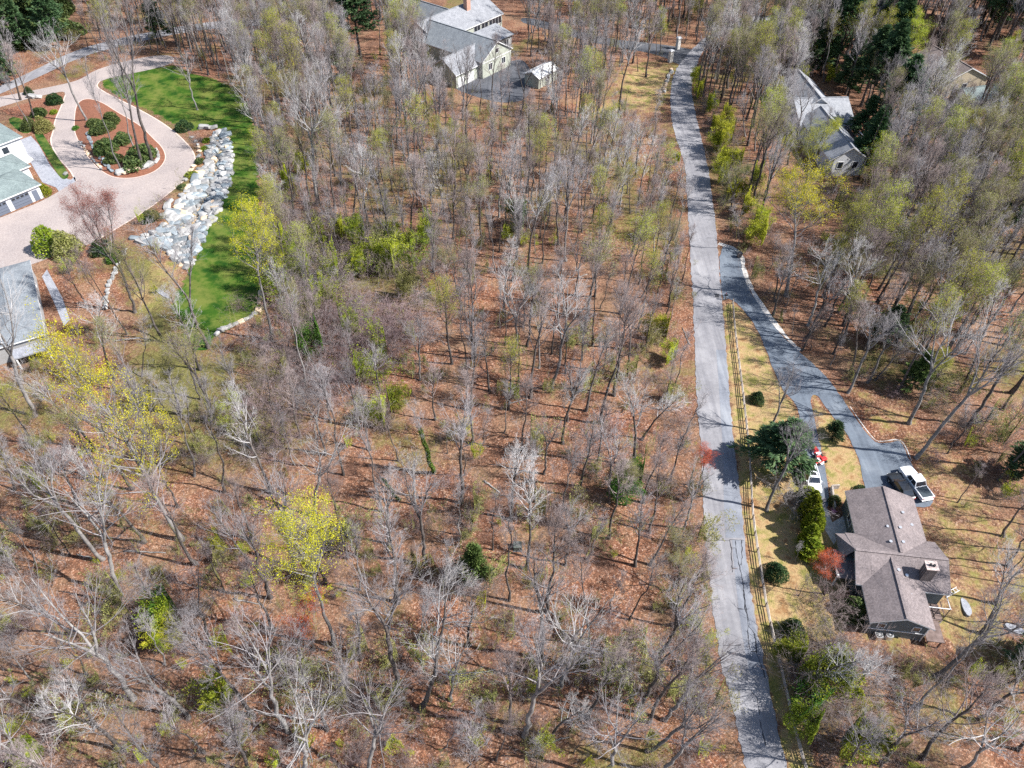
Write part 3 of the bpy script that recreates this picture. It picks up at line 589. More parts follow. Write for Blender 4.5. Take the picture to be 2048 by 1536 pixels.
# ------------------------------------------------------------------ houses
def gable_roof(root, name, u0, u1, v0, v1, eave, ridge, axis, mat, cap=True, th=.22):
    mb = MB(); m = (u0 + u1) / 2 if axis == 'v' else (v0 + v1) / 2
    a, b = (u0, u1) if axis == 'v' else (v0, v1); s, e = (v0, v1) if axis == 'v' else (u0, u1)
    sec = [(a, eave), (m, ridge), (b, eave), (b, eave - th), (m, ridge - th), (a, eave - th)]
    P = (lambda c, l, z: (c, l, z)) if axis == 'v' else (lambda c, l, z: (l, c, z))
    vs = [P(c, l, z) for l in (s, e) for c, z in sec]
    fs = [(i, (i + 1) % 6, (i + 1) % 6 + 6, i + 6) for i in range(6)]; mi = [0, 0, 1, 1, 1, 1]
    fs += [(0, 1, 4, 5), (1, 2, 3, 4), (6, 11, 10, 7), (7, 10, 9, 8)]; mi += [1] * 4
    if axis == 'v': fs = [f[::-1] for f in fs]
    o = len(mb.v); mb.v += vs; mb.f += fs; mb.mi += mi
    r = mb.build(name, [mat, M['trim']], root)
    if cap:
        cb = MB(); cb.bar(P(m, s + .05, ridge + .02), P(m, e - .05, ridge + .02), .34, .07); cb.build("ridge_shade_bar", mat, r)  # bar added to stand for the dark shading line along the ridge
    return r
def gable_wall(root, name, u0, u1, v0, v1, eave, ridge, axis, mat, z0=-.3):
    m = (u0 + u1) / 2 if axis == 'v' else (v0 + v1) / 2
    a, b = (u0, u1) if axis == 'v' else (v0, v1); s, e = (v0, v1) if axis == 'v' else (u0, u1)
    sec = [(a, z0), (b, z0), (b, eave), (m, ridge), (a, eave)]; mb = MB()
    P = (lambda c, l, z: (c, l, z)) if axis == 'v' else (lambda c, l, z: (l, c, z))
    fs = [(0, 1, 2, 3, 4), (9, 8, 7, 6, 5)] + [(i + 5, (i + 1) % 5 + 5, (i + 1) % 5, i) for i in range(5)]
    if axis != 'v': fs = [f[::-1] for f in fs]
    mb.add([P(c, l, z) for l in (s, e) for c, z in sec], fs); return mb.build(name, mat, root)
def gable(root, u0, u1, v0, v1, eave, ridge, axis, rm_, wm, z0=-.3, oh=.4):
    k = (ridge - eave) / (((u1 - u0) if axis == 'v' else (v1 - v0)) / 2)
    gable_wall(root, "wall", u0 + oh, u1 - oh, v0 + oh, v1 - oh, eave + k * oh - .24, ridge - .24, axis, wm, z0)
    return gable_roof(root, "roof", u0, u1, v0, v1, eave, ridge, axis, rm_)
def hip(root, u0, u1, v0, v1, eave, ridge, rm_, wm, z0=-.3, oh=.5):
    mb = MB(); mb.box(u0 + oh, u1 - oh, v0 + oh, v1 - oh, z0, eave - .05); mb.build("wall", wm, root)
    du, dv = u1 - u0, v1 - v0; k = min(du, dv) / 2
    r0, r1 = ((u0 + k, (v0 + v1) / 2, ridge), (u1 - k, (v0 + v1) / 2, ridge)) if du >= dv else (((u0 + u1) / 2, v0 + k, ridge), ((u0 + u1) / 2, v1 - k, ridge))
    vs = [(u0, v0, eave), (u1, v0, eave), (u1, v1, eave), (u0, v1, eave), r0, r1] + [(u0, v0, eave - .22), (u1, v0, eave - .22), (u1, v1, eave - .22), (u0, v1, eave - .22)]
    fs = ([(0, 1, 5, 4), (1, 2, 5), (2, 3, 4, 5), (3, 0, 4)] if du >= dv else [(0, 1, 4), (1, 2, 5, 4), (2, 3, 5), (3, 0, 4, 5)])
    fs += [(6, 7, 1, 0), (7, 8, 2, 1), (8, 9, 3, 2), (9, 6, 0, 3), (9, 8, 7, 6)]
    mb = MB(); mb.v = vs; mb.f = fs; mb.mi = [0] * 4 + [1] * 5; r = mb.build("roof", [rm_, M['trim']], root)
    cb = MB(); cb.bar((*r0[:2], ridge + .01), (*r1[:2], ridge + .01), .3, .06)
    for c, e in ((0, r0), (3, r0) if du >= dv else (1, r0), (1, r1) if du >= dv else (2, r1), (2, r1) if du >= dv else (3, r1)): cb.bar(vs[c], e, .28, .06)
    cb.build("ridge_shade_bar", rm_, r); return r  # added bars in roof colour, standing for shading lines on ridge and hips
def window(root, c, w, h, face, name="window", pane='glass', mull=0):
    """face: 'S','N' along u; 'E','W' along v; c on the wall surface; sits proud"""
    x, y, z = c; d = {'S': (0, -1), 'N': (0, 1), 'E': (1, 0), 'W': (-1, 0)}[face]; al = (1, 0) if face in 'SN' else (0, 1); t = .09
    def fr(mb, a0, a1, z0, z1, o0, o1):
        xs = sorted((x + al[0] * a0 + d[0] * o0, x + al[0] * a1 + d[0] * o1)); ys = sorted((y + al[1] * a0 + d[1] * o0, y + al[1] * a1 + d[1] * o1)); mb.box(xs[0], xs[1], ys[0], ys[1], z + z0, z + z1)
    mb = MB(); fr(mb, -w / 2, -w / 2 + t, -h / 2, h / 2, 0, .07); fr(mb, w / 2 - t, w / 2, -h / 2, h / 2, 0, .07); fr(mb, -w / 2 + t, w / 2 - t, h / 2 - t, h / 2, 0, .07); fr(mb, -w / 2 + t, w / 2 - t, -h / 2, -h / 2 + t, 0, .07)
    for k in range(mull): q = -w / 2 + w * (k + 1) / (mull + 1); fr(mb, q - .035, q + .035, -h / 2 + t, h / 2 - t, 0, .06)
    f = mb.build(name, M['trim'], root); mb = MB(); fr(mb, -w / 2 + t, w / 2 - t, -h / 2 + t, h / 2 - t, 0, .03); mb.build("pane", M[pane], f); return f
def house(name, loc, rot, label):
    o = empty(name, (loc[0], loc[1], 0), math.radians(rot)); return tag(o, label, "house")
def to_local(root, p):
    a = root.rotation_euler.z; dx, dy = p[0] - root.location.x, p[1] - root.location.y
    return Vector((dx * math.cos(a) + dy * math.sin(a), -dx * math.sin(a) + dy * math.cos(a), p[2]))
def vent(root, px, py, z, h=.35):
    q = to_local(root, at(px, py, z + h)); mb = MB(); mb.tube([(q.x, q.y, z - .3), (q.x, q.y, z + h * .7)], .12, 8); mb.tube([(q.x, q.y, z + h * .7), (q.x, q.y, z + h)], .2, 10); mb.build("roof_vent", M['metal'], root)

# --- brown-roofed house right of the road
h1 = house("brown_roof_house", (48, 51), -7.5, "slate-green house with brown cross-gabled shingle roof below the forked driveway")
wz = -2.6; RB, WS = M['roof_brown'], M['wall_slate']
gable(h1, -4.35, 4.5, -.4, 9.95, 3.2, 5.0, 'v', RB, WS, wz)
gable(h1, -5.6, 5.5, -4.45, 3.05, 3.22, 5.08, 'u', RB, WS, wz)
gable(h1, -4.9, 2.45, -9.4, -.9, 3.21, 4.86, 'v', RB, WS, wz)
mb = MB(); A, B_, D = (-6.85, 2.75, 3.24), (-4.3, 2.95, 3.24), (-5.5, -.7, 5.06); E2 = (-6.85, -1.0, 3.24)
mb.add([A, B_, D, E2] + [(p[0], p[1], p[2] - .2) for p in (A, B_, D, E2)], [(0, 2, 1), (3, 2, 0), (0, 1, 5, 4), (3, 0, 4, 7), (4, 5, 6), (7, 4, 6), (2, 3, 7, 6), (1, 2, 6, 5)]); mb.build("entry_roof", RB, h1)
mb = MB(); mb.box(-6.5, -5.15, -.9, 2.4, -1, 3.0); mb.build("entry_wall", WS, h1)
mb = MB(); mb.add([(-7.4, -3.2, 2.35), (-5.2, -3.2, 2.35), (-5.2, .4, 3.0), (-7.4, .4, 3.0), (-7.4, -3.2, 2.15), (-5.2, -3.2, 2.15), (-5.2, .4, 2.8), (-7.4, .4, 2.8)], [(0, 1, 2, 3), (7, 6, 5, 4), (0, 4, 5, 1), (1, 5, 6, 2), (2, 6, 7, 3), (3, 7, 4, 0)]); mb.build("porch_roof", RB, h1)
for v in (-3.0, .1): mb = MB(); mb.box(-7.3, -7.12, v, v + .18, -.3, 2.5); mb.build("porch_post", M['trim'], h1)
mb = MB(); mb.box(-.62, .62, -.55, .55, 3.6, 6.3); ch = mb.build("chimney", M['brick'], h1); ch.location = (2.5, -2.75, 0); ch.data.materials[0] = M['roof_tan']
mb = MB(); mb.box(-.72, .72, -.65, .65, 6.3, 6.42); mb.build("chimney_cap", M['cap'], ch)
mb = MB(); mb.tube([(-.22, 0, 6.42), (-.22, 0, 6.75)], .14, 8); mb.tube([(.2, -.05, 6.42), (.2, -.05, 6.7)], .15, 8); mb.build("flue_pot", M['dark'], ch)
for p in [(1776, 1052, 4.45), (1782, 1082, 4.5), (1801, 1054, 4.65), (1807, 1083, 4.65), (1798, 1139, 4.55), (1814, 1150, 4.15), (1806, 1024, 4.2), (1824, 1049, 3.8), (1821, 1187, 4.0)]: vent(h1, *p, h=.3 if p[2] > 4.1 else .16)
mb = MB(); mb.box(-4.52, 2.07, -9.06, -8.985, 1.2, 1.34); mb.build("belt_trim", M['trim'], h1)
mb = MB(); mb.box(1.96, 2.08, -9.08, -8.985, wz, 3.0); mb.build("corner_board", M['trim'], h1)
mb = MB(); mb.box(-4.55, -4.43, -9.08, -8.985, wz, 3.0); mb.build("corner_board", M['trim'], h1)
for u in (-3.2, .75): window(h1, (u, -9.0, 2.2), .95, 1.0, 'S')
window(h1, (-4.52, -6.5, 1.9), 1.1, 1.2, 'W'); window(h1, (-3.97, 6.2, 1.8), 1.6, 1.3, 'W', mull=1); window(h1, (-3.97, 3.9, 1.6), 1.0, 1.6, 'W')
window(h1, (5.1, -2.2, 1.8), 1.4, 1.4, 'E', mull=1)
mb = MB(); mb.box(2.2, 4.2, -9.7, -6.9, .95, 1.1)
dk = mb.build("deck", M['deck'], h1)
for u, v in ((2.5, -9.5), (4.0, -9.5), (4.0, -7.1)): mb = MB(); mb.box(u - .07, u + .07, v - .07, v + .07, -2.9, .95); mb.build("deck_post", M['deck'], h1)
mb = MB(); mb.box(2.5, 5.2, -6.3, -4.1, .1, .22); mb.build("porch_floor", M['deck'], h1)
for a, b in (((2.6, -6.2, .2), (2.6, -6.2, 2.9)), ((5.1, -6.2, .2), (5.1, -6.2, 2.9)), ((2.5, -6.2, 2.85), (5.2, -6.2, 2.85)), ((5.1, -6.2, 2.85), (5.1, -4.2, 2.85)), ((2.6, -6.2, 1.1), (5.1, -6.2, 1.1)), ((5.1, -6.2, 1.1), (5.1, -4.2, 1.1)), ((3.85, -6.2, .2), (3.85, -6.2, 2.85))):
    mb = MB(); mb.bar(a, b, .08); mb.build("porch_rail", M['deck'] if a[2] < 2.8 else M['trim'], h1)
for q in ((2.6, -6.2), (5.1, -6.2), (5.1, -4.3)): mb = MB(); mb.box(q[0] - .08, q[0] + .08, q[1] - .08, q[1] + .08, -2.8, .1); mb.build("porch_post", M['trim'], h1)
for k, (px, py) in enumerate(((1759, 1269), (1780, 1268))):
    q = at(px, py, .75); mb = MB(); n = 20
    mb.prism([(.42 * math.copysign(abs(math.cos(t)) ** .5, math.cos(t)), .42 * math.copysign(abs(math.sin(t)) ** .5, math.sin(t))) for t in np.linspace(0, 6.283, 25)[:-1]], -.35, .72)
    o = mb.build("air_conditioner", M['metal']); o.location = (q.x, q.y, 0)
    mb = MB(); mb.tube([(0, 0, .72), (0, 0, .75)], .36, 20); mb.build("fan_grille", M['dark'], o); mb = MB(); mb.tube([(0, 0, .75), (0, 0, .8)], .13, 10); mb.build("fan_hub", M['metal'], o)
    for a_ in range(4): mb = MB(); mb.box(-.36, .36, -.02, .02, .755, .77); r_ = mb.build("guard_bar", M['metal'], o); r_.rotation_euler = (0, 0, a_ * .785)
    tag(o, ("left" if k == 0 else "right") + " one of two round-topped air conditioner units below the gable wall", "air conditioner")
# low timber wall and steps by the side drive
mb = MB(); q0, q1, q2 = at(1661, 978), at(1676, 977), at(1667, 1022); mb.bar((q0.x, q0.y, .4), (q2.x, q2.y, .4), .22, 1.0); mb.bar((q0.x, q0.y, .4), (q1.x, q1.y, .4), .2, .95)
o = mb.build("retaining_wall", M['wood']); tag(o, "low weathered timber retaining wall between side drive and house yard", "wall")
pl = poly_at([(1642, 1013), (1655, 1018), (1664, 1045), (1690, 1030), (1694, 1075), (1668, 1090), (1650, 1060)]); struct(sheet("front_walk", pl, .03, M['gravel']))
q = at(1905, 1182, .3); lad = empty("garden_ladder", (q.x, q.y, float(hz(q.x, q.y))), .4); tag(lad, "short white ladder-like steps beside the porch corner", "ladder")
for s_ in (-.25, .25): mb = MB(); mb.bar((-1.0, s_, .05), (1.0, s_, .45), .06); mb.build("side_rail", M['trim'], lad)
for k in range(5): mb = MB(); x = -.8 + k * .4; mb.bar((x, -.25, .09 + k * .08), (x, .25, .09 + k * .08), .05); mb.build("rung", M['trim'], lad)
def slab_pad(px, label, mat='flag'): 
    pl = smooth_poly(poly_at(px), 1); cx, cy = pl[0]; z = max(float(hz(a, b)) for a, b in pl) + .04; o = sheet("stepping_slab", pl, z, M[mat], .3); return tag(o, label, "slab")
slab_pad([(1922, 1190), (1938, 1200), (1948, 1222), (1940, 1232), (1928, 1215)], "pale blue-grey slab on the grass right of the porch")
slab_pad([(2010, 1240), (2040, 1248), (2062, 1262), (2048, 1266), (2022, 1256)], "pale slab at the right edge among the bare trees")

# --- grey-roofed house at the top
h2 = house("grey_roof_house", (-21.04, 215.09), 50.8, "large sage-green house with several grey gabled roofs above the wood")
RG, WG = M['roof_grey'], M['wall_sage']
gable(h2, 0, 29.4, 0, 14.8, 4.5, 8.1, 'u', RG, WG); gable(h2, 9, 19, 8, 25, 4.4, 8.0, 'v', M['roof_blue'], WG)
gable(h2, -2.6, 10.2, -19.2, 6, 4.6, 8.3, 'v', M['roof_blue'], WG); gable(h2, -11.6, 4, -17.8, -8.4, 3.6, 6.9, 'u', RG, WG)
mb = MB(); mb.add([(9.5, -11, 3.5), (20.8, -11, 3.5), (20.8, -4, 5.0), (9.5, -4, 5.0), (9.5, -11, 3.3), (20.8, -11, 3.3), (20.8, -4, 4.8), (9.5, -4, 4.8)], [(0, 1, 2, 3), (7, 6, 5, 4), (0, 4, 5, 1), (1, 5, 6, 2), (2, 6, 7, 3), (3, 7, 4, 0)]); mb.build("porch_roof", RG, h2)
mb = MB(); mb.box(9.8, 20.3, -10.4, -4.4, 0, 3.2); mb.build("wall", M['wall_grey'], h2)
for u in (12, 15, 18): window(h2, (u, -10.4, 1.8), 2.0, 1.8, 'S', mull=1)
for u in (17.6, 21, 24.4, 27.2): window(h2, (u, .4, 3.0), 2.9, 2.0, 'S', mull=1)
window(h2, (1.0, -18.8, 2.4), 1.6, 1.8, 'S', mull=1); window(h2, (6.5, -18.8, 2.4), 1.6, 1.8, 'S', mull=1); window(h2, (3.8, -18.8, 5.8), 1.4, 1.3, 'S')
mb = MB(); mb.box(-2.22, 9.8, -18.88, -18.785, 3.9, 4.08); mb.build("belt_trim", M['trim'], h2)
for u in (-9.3, -5.6): mb = MB(); mb.box(u - 1.35, u + 1.35, -17.48, -17.4, 0, 2.5); mb.build("garage_door", M['trim'], h2)
mb = MB(); mb.box(-.8, .8, -.7, .7, 6.0, 10.2); ch = mb.build("chimney", M['brick'], h2); ch.location = (19.3, 5.6, 0); mb = MB(); mb.box(-.9, .9, -.8, .8, 10.2, 10.35); mb.build("chimney_cap", M['concrete'], ch)
mb = MB(); mb.box(.5, 8.6, -8.2, -.4, 0, 3.2); e_ = mb.build("entry_wall", M['wall_grey'], h2)
for u in (-1.5, 2.2): mb = MB(); mb.box(u, u + .4, -.4, 0, 0, 4.3); mb.build("porch_post", M['trim'], h2)
q = h2.location; shd = empty("pale_shed", (q.x, q.y, 0), math.radians(50.8)); tag(shd, "small outbuilding with bright pale roof beside the dark parking apron", "shed")
gable_wall(shd, "wall", 2.2, 10.3, -34.4, -29.7, 2.9, 3.9, 'u', WG, 0); gable_roof(shd, "roof", 1.8, 10.7, -34.8, -29.3, 2.95, 4.15, 'u', M['roof_white'], False)
window(shd, (6.0, -34.4, 1.6), 1.4, 1.2, 'S')
# --- white house, upper left
h3 = house("white_house", (-99.07, 141.29), 51.1, "white stuccoed house with grey-green hip roofs and slate garage doors")
RT, WW = M['roof_teal'], M['wall_white']
hip(h3, -16, 0, 0, 10.4, 3.2, 5.2, RT, WW); hip(h3, -16, 5.8, 17, 36, 6.2, 9.4, RT, WW); hip(h3, -13, 2.4, 9.2, 17.6, 3.25, 5.1, RT, WW)
for u0_, u1_ in ((-6.6, -2.9), (-11.2, -7.6)):
    mb = MB(); mb.box(u0_, u1_, .44, .5, 0, 2.55); g = mb.build("garage_door", M['door_blue'], h3)
    for k in range(4):
        w_ = (u1_ - u0_) / 4; mb = MB(); mb.box(u0_ + k * w_ + .15, u0_ + (k + 1) * w_ - .15, .41, .44, 2.0, 2.35); mb.build("pane", M['dark'], g)
    for k in range(3): mb = MB(); mb.box(u0_ + .03, u1_ - .03, .425, .44, .6 + k * .62, .63 + k * .62); mb.build("groove", M['dark'], g)
mb = MB(); mb.box(-2.3, -1.2, .44, .5, 0, 2.3); mb.build("side_door", M['door_blue'], h3)
window(h3, (1.5, 17.5, 4.4), 1.5, 1.6, 'S'); window(h3, (-4, 17.5, 4.4), 1.5, 1.6, 'S'); window(h3, (1.9, 13.6, 1.9), 3.0, 1.9, 'E', pane='dark', mull=1); window(h3, (5.3, 21, 4.2), 1.5, 1.6, 'E'); window(h3, (5.3, 27, 4.2), 1.5, 1.6, 'E')
mb = MB(); mb.box(5.35, 6.2, 18, 34, 0, .2); mb.build("stoop", M['concrete'], h3)
# --- low building at the left edge
a0, a1 = Vector((-88.75, 113.79, 0)), Vector((-76.89, 93.14, 0)); ang = math.degrees(math.atan2(a1.y - a0.y, a1.x - a0.x))
h4 = house("teal_roof_building", (a0.x, a0.y), ang, "low building with dull teal roof half hidden by bare branches at the left edge")
L_ = (a1 - a0).length; hip(h4, 0, L_, -9.0, 0, 3.5, 4.9, M['roof_blue'], M['wall_grey'], oh=.4)
mb = MB(); mb.box(L_, L_ + 2.6, -5.5, -.3, 2.2, 2.45); mb.build("porch_roof", M['flag'], h4)
for v in (-5.2, -.6): mb = MB(); mb.box(L_ + 2.3, L_ + 2.5, v, v + .2, 0, 2.2); mb.build("porch_post", M['trim'], h4)
for u in (5, 11, 17): window(h4, (u, -.4, 1.8), 1.6, 1.4, 'N', mull=1)
# --- grey house in the trees, upper right
h5 = house("tree_hidden_house", (73.54, 148.74), 3.4, "grey gabled house with white trim half hidden by bare trees right of the road")
WG2 = M['wall_white']
gable(h5, -4.3, 4.5, 1.2, 21.5, 4.0, 7.0, 'v', M['roof_light'], WG2); gable(h5, -5, 8.3, 18.2, 33.5, 3.5, 6.9, 'u', M['roof_light'], WG2); gable(h5, -4, 6, 24, 41, 4.2, 7.6, 'v', M['roof_light'], WG2)
mb = MB(); mb.box(4.4, 7.4, 9, 18, 2.2, 2.4); mb.build("porch_deck", M['deck'], h5)
for v in (9.1, 12, 15, 17.8): mb = MB(); mb.box(7.2, 7.4, v, v + .18, 0, 4.1); mb.build("porch_post", M['trim'], h5)
mb = MB(); mb.box(4.5, 7.4, 9.0, 9.15, 3.2, 3.35); mb.box(7.25, 7.4, 9.0, 18, 3.2, 3.35); mb.box(7.2, 7.42, 9, 18, 3.95, 4.1); mb.build("porch_rail", M['trim'], h5)
window(h5, (-1.5, 1.6, 2.6), 1.3, 1.7, 'S'); window(h5, (1.8, 1.6, 2.6), 1.3, 1.7, 'S'); window(h5, (4.1, 5, 2.4), 1.3, 1.6, 'E'); window(h5, (-3.9, 8, 2.4), 1.3, 1.6, 'W')
# --- brown house, far upper right
h6 = house("far_brown_house", (113, 190), 15, "brown-roofed house behind bare trees at the far upper right")
gable(h6, -3, 11, 0, 16, 4.0, 7.2, 'v', M['roof_tan'], M['wall_tan']); gable(h6, -2, 13, -9, -1.5, 3.0, 4.8, 'u', M['roof_teal'], M['wall_tan'])
window(h6, (4, .4, 2.4), 1.6, 1.6, 'S'); window(h6, (10, -8.6, 1.6), 1.6, 1.3, 'S'); window(h6, (2, -8.6, 1.6), 1.6, 1.3, 'S')

# ------------------------------------------------------------------ vehicles
def loft(mb, secs, mi=0):
    """secs: (x, half width low, half width top, z low, z shoulder, z top)"""
    n = 8; vs = []; fs = []
    for x, wl, wt, zl, zs, zt in secs: vs += [(x, -wl * .9, zl), (x, -wl, zl + .12), (x, -wl, zs), (x, -wt, zt), (x, wt, zt), (x, wl, zs), (x, wl, zl + .12), (x, wl * .9, zl)]
    for i in range(len(secs) - 1):
        for k in range(n): fs.append((i * n + k, i * n + (k + 1) % n, (i + 1) * n + (k + 1) % n, (i + 1) * n + k))
    fs += [tuple(range(n))[::-1], tuple((len(secs) - 1) * n + k for k in range(n))]; mb.add(vs, fs, mi)
def quad(mb, pts, t=.02, mi=0):
    a, b, c, d = [Vector(p) for p in pts]; nrm = (b - a).cross(d - a).normalized() * t
    mb.add([a, b, c, d, a + nrm, b + nrm, c + nrm, d + nrm], [(3, 2, 1, 0), (4, 5, 6, 7), (0, 1, 5, 4), (1, 2, 6, 5), (2, 3, 7, 6), (3, 0, 4, 7)], mi)
def vehicle(name, pxf, pxr, z, paint, kind, label, cat):
    f, r = at(*pxf, z), at(*pxr, z); c = (f + r) / 2; ang = math.atan2(f.y - r.y, f.x - r.x)
    o = empty(name, (c.x, c.y, .04), ang); tag(o, label, cat); P = M[paint]
    if kind == 'pickup':
        L = 5.8; wb = (1.85, -1.75)
        mb = MB(); loft(mb, [(-2.9, .93, .90, .5, .95, 1.02), (-2.8, .98, .96, .45, 1.0, 1.1), (.2, .99, .97, .42, 1.05, 1.12), (1.2, .99, .95, .42, 1.05, 1.16), (2.5, .96, .88, .42, 1.0, 1.1), (2.85, .90, .78, .45, .88, .98)]); mb.build("body", P, o)
        cab = (-.95, -.55, .75, 1.3); zt = 1.86
        mb = MB(); mb.box(-2.72, -1.0, -.8, .8, 1.1, 1.15); mb.build("bed_cover", M['bedcover'], o)
        mb = MB(); mb.box(-2.96, -2.88, -.9, .9, .48, .62); mb.build("rear_bumper", M['metal'], o)
    elif kind == 'suv':
        L = 4.9; wb = (1.5, -1.45); cab = (-2.25, -2.0, .55, 1.15); zt = 1.8
        mb = MB(); loft(mb, [(-2.4, .86, .82, .45, .9, 1.0), (-2.3, .93, .88, .4, .98, 1.08), (.9, .94, .9, .38, 1.0, 1.08), (1.9, .92, .84, .38, .95, 1.02), (2.4, .82, .7, .42, .8, .86)]); mb.build("body", P, o)
    else:
        L = 4.7; wb = (1.4, -1.4); cab = (-1.9, -1.3, .3, 1.1); zt = 1.5
        mb = MB(); loft(mb, [(-2.35, .8, .74, .4, .8, .9), (-2.2, .9, .82, .35, .88, .98), (.9, .91, .84, .33, .9, .97), (1.8, .89, .78, .33, .84, .9), (2.35, .78, .62, .38, .7, .76)]); mb.build("body", P, o)
    xr, xr2, xf2, xf = cab; zb = 1.1 if kind != 'car' else .96; wl, wt = (.93, .76) if kind != 'car' else (.84, .66)
    mb = MB(); vs = [(xr, -wl, zb), (xr, wl, zb), (xf, wl, zb), (xf, -wl, zb), (xr2, -wt, zt), (xr2, wt, zt), (xf2 - .1, wt, zt), (xf2 - .1, -wt, zt)]
    mb.add(vs, [(0, 1, 2, 3)[::-1], (4, 7, 6, 5)[::-1], (0, 4, 5, 1)[::-1], (2, 6, 7, 3)[::-1], (1, 5, 6, 2)[::-1], (3, 7, 4, 0)[::-1]]); cb = mb.build("cabin", P, o)
    def lerp(a, b, t): return tuple(a[i] + (b[i] - a[i]) * t for i in range(3))
    def pane(nm, i0, i1, i2, i3, s0=.06, s1=.94, t0=.12, t1=.9):
        B0, B1, T0, T1 = vs[i0], vs[i1], vs[i2], vs[i3]
        q = [lerp(lerp(B0, B1, s), lerp(T0, T1, s), t) for s, t in ((s0, t0), (s1, t0), (s1, t1), (s0, t1))]; mb = MB(); quad(mb, q, .02); mb.build(nm, M['glass'], cb)
    pane("windshield", 3, 2, 7, 6); pane("rear_window", 1, 0, 5, 4)
    for a, b in ((.06, .47), (.53, .94)): pane("side_window", 0, 3, 4, 7, a, b); pane("side_window", 2, 1, 6, 5, a, b)
    if kind == 'suv':
        mb = MB(); mb.box(-.35, .2, -.35, .35, zt, zt + .02); mb.build("sunroof", M['dark'], cb)
        for s_ in (-.62, .62): mb = MB(); mb.bar((-1.9, s_, zt + .05), (.3, s_, zt + .05), .05); mb.build("roof_rail", M['metal'], cb)
    for x in wb:
        for s_ in (-1, 1):
            r_ = .39 if kind != 'car' else .33; y = s_ * (.86 if kind != 'car' else .8); mb = MB(); mb.tube([(x, y - s_ * .12, r_), (x, y + s_ * .12, r_)], r_, 18); w_ = mb.build("wheel", M['tyre'], o)
            mb = MB(); mb.tube([(x, y + s_ * .1, r_), (x, y + s_ * .135, r_)], r_ * .62, 12); mb.build("rim", M['rim'], w_)
    xf_ = {'pickup': 2.86, 'suv': 2.4, 'car': 2.35}[kind]; zh = .78 if kind != 'car' else .64
    for s_ in (-1, 1):
        mb = MB(); mb.box(xf_ - .06, xf_ + .02, s_ * .6 - .16, s_ * .6 + .16, zh - .08, zh + .1); mb.build("headlight", M['lamp_clear'], o)
        mb = MB(); xb = -{'pickup': 2.9, 'suv': 2.4, 'car': 2.35}[kind]; mb.box(xb - .02, xb + .06, s_ * .74 - .1, s_ * .74 + .1, zh, zh + .26); mb.build("tail_light", M['lamp_red'], o)
        mb = MB(); mb.box(xf - .45, xf - .25, s_ * (wl + .06) - .1, s_ * (wl + .06) + .1, zb + .02, zb + .2); mb.build("wing_mirror", P, o)
    return o
vehicle("pickup_truck", (1814, 942), (1850, 990), .8, 'white_paint', 'pickup', "white crew-cab pickup truck with dark bed cover on the driveway", "pickup truck")
vehicle("parked_car", (1790, 957), (1812, 990), .6, 'black_paint', 'car', "black car beside the white pickup, partly behind the brown roof", "car")
vehicle("parked_suv", (1631, 980), (1618, 934), .9, 'white_paint', 'suv', "white sport utility vehicle on the side drive behind the tall cypress", "car")
def mower(px, py, rot, label, seat='white_paint'):
    q = at(px, py, .4); o = empty("ride_on_mower", (q.x, q.y, .036), rot); tag(o, label, "mower")
    mb = MB(); loft(mb, [(.05, .3, .24, .3, .75, .8), (.75, .28, .2, .28, .7, .78), (1.0, .22, .14, .3, .55, .62)]); mb.build("hood", M['red_paint'], o)
    mb = MB(); mb.box(-.9, .1, -.38, .38, .28, .45); mb.build("rear_body", M['red_paint'], o)
    mb = MB(); mb.box(-.55, -.1, -.25, .25, .47, .58); mb.box(-.65, -.55, -.25, .25, .47, .98); mb.build("seat", M[seat], o)
    mb = MB(); mb.bar((.05, 0, .75), (-.12, 0, 1.0), .05); mb.tube([(-.12 + .18 * .4 * math.sin(t), .18 * math.cos(t), 1.0 + .18 * .9 * math.sin(t)) for t in np.linspace(0, 6.28, 11)], .02, 5, cap=False); mb.build("steering_wheel", M['dark'], o)
    mb = MB(); mb.prism([(.5 * math.cos(t), .62 * math.sin(t)) for t in np.linspace(0, 6.28, 13)[:-1]], .12, .27); mb.build("mower_deck", M['white_paint'], o)
    for x, y, r_ in ((-.6, .48, .28), (-.6, -.48, .28), (.75, .36, .2), (.75, -.36, .2)): mb = MB(); mb.tube([(x, y - .1, r_), (x, y + .1, r_)], r_, 12); mb.build("wheel", M['tyre'], o)
mower(1633, 905, 1.75, "red ride-on mower with white seat higher up the side drive"); mower(1641, 921, .35, "red and white ride-on mower just above the white parked vehicle")

# ------------------------------------------------------------------ split-rail fence, bins, boxes
FENCE = [(1464, 608), (1469, 671), (1478, 740), (1486, 805), (1495, 890), (1500, 958), (1502, 1017), (1508, 1070), (1519, 1140), (1529, 1209), (1543, 1272), (1557, 1331), (1575, 1408), (1592, 1481), (1608, 1540), (1636, 1620)]
fl = smooth_poly([tuple(at(*p))[:2] for p in FENCE], 2, False); fo = empty("split_rail_fence", (fl[0][0], fl[0][1], 0)); tag(fo, "weathered split-rail fence running along the right side of the road", "fence")
acc = 0; posts = [fl[0]]
for a, b in zip(fl, fl[1:]):
    L = math.dist(a, b); t = 2.6 - acc
    while t < L: posts.append((a[0] + (b[0] - a[0]) * t / L, a[1] + (b[1] - a[1]) * t / L)); t += 2.6
    acc = (acc + L) % 2.6
pm = MB(); pm.box(-.085, .085, -.07, .07, -.3, 1.12); pm.add([(-.085, -.07, 1.121), (.085, -.07, 1.121), (.085, .07, 1.121), (-.085, .07, 1.121), (0, 0, 1.17)], [(0, 1, 4), (1, 2, 4), (2, 3, 4), (3, 0, 4)]); pme = pm.mesh("post", M['post'])
rmsh = []
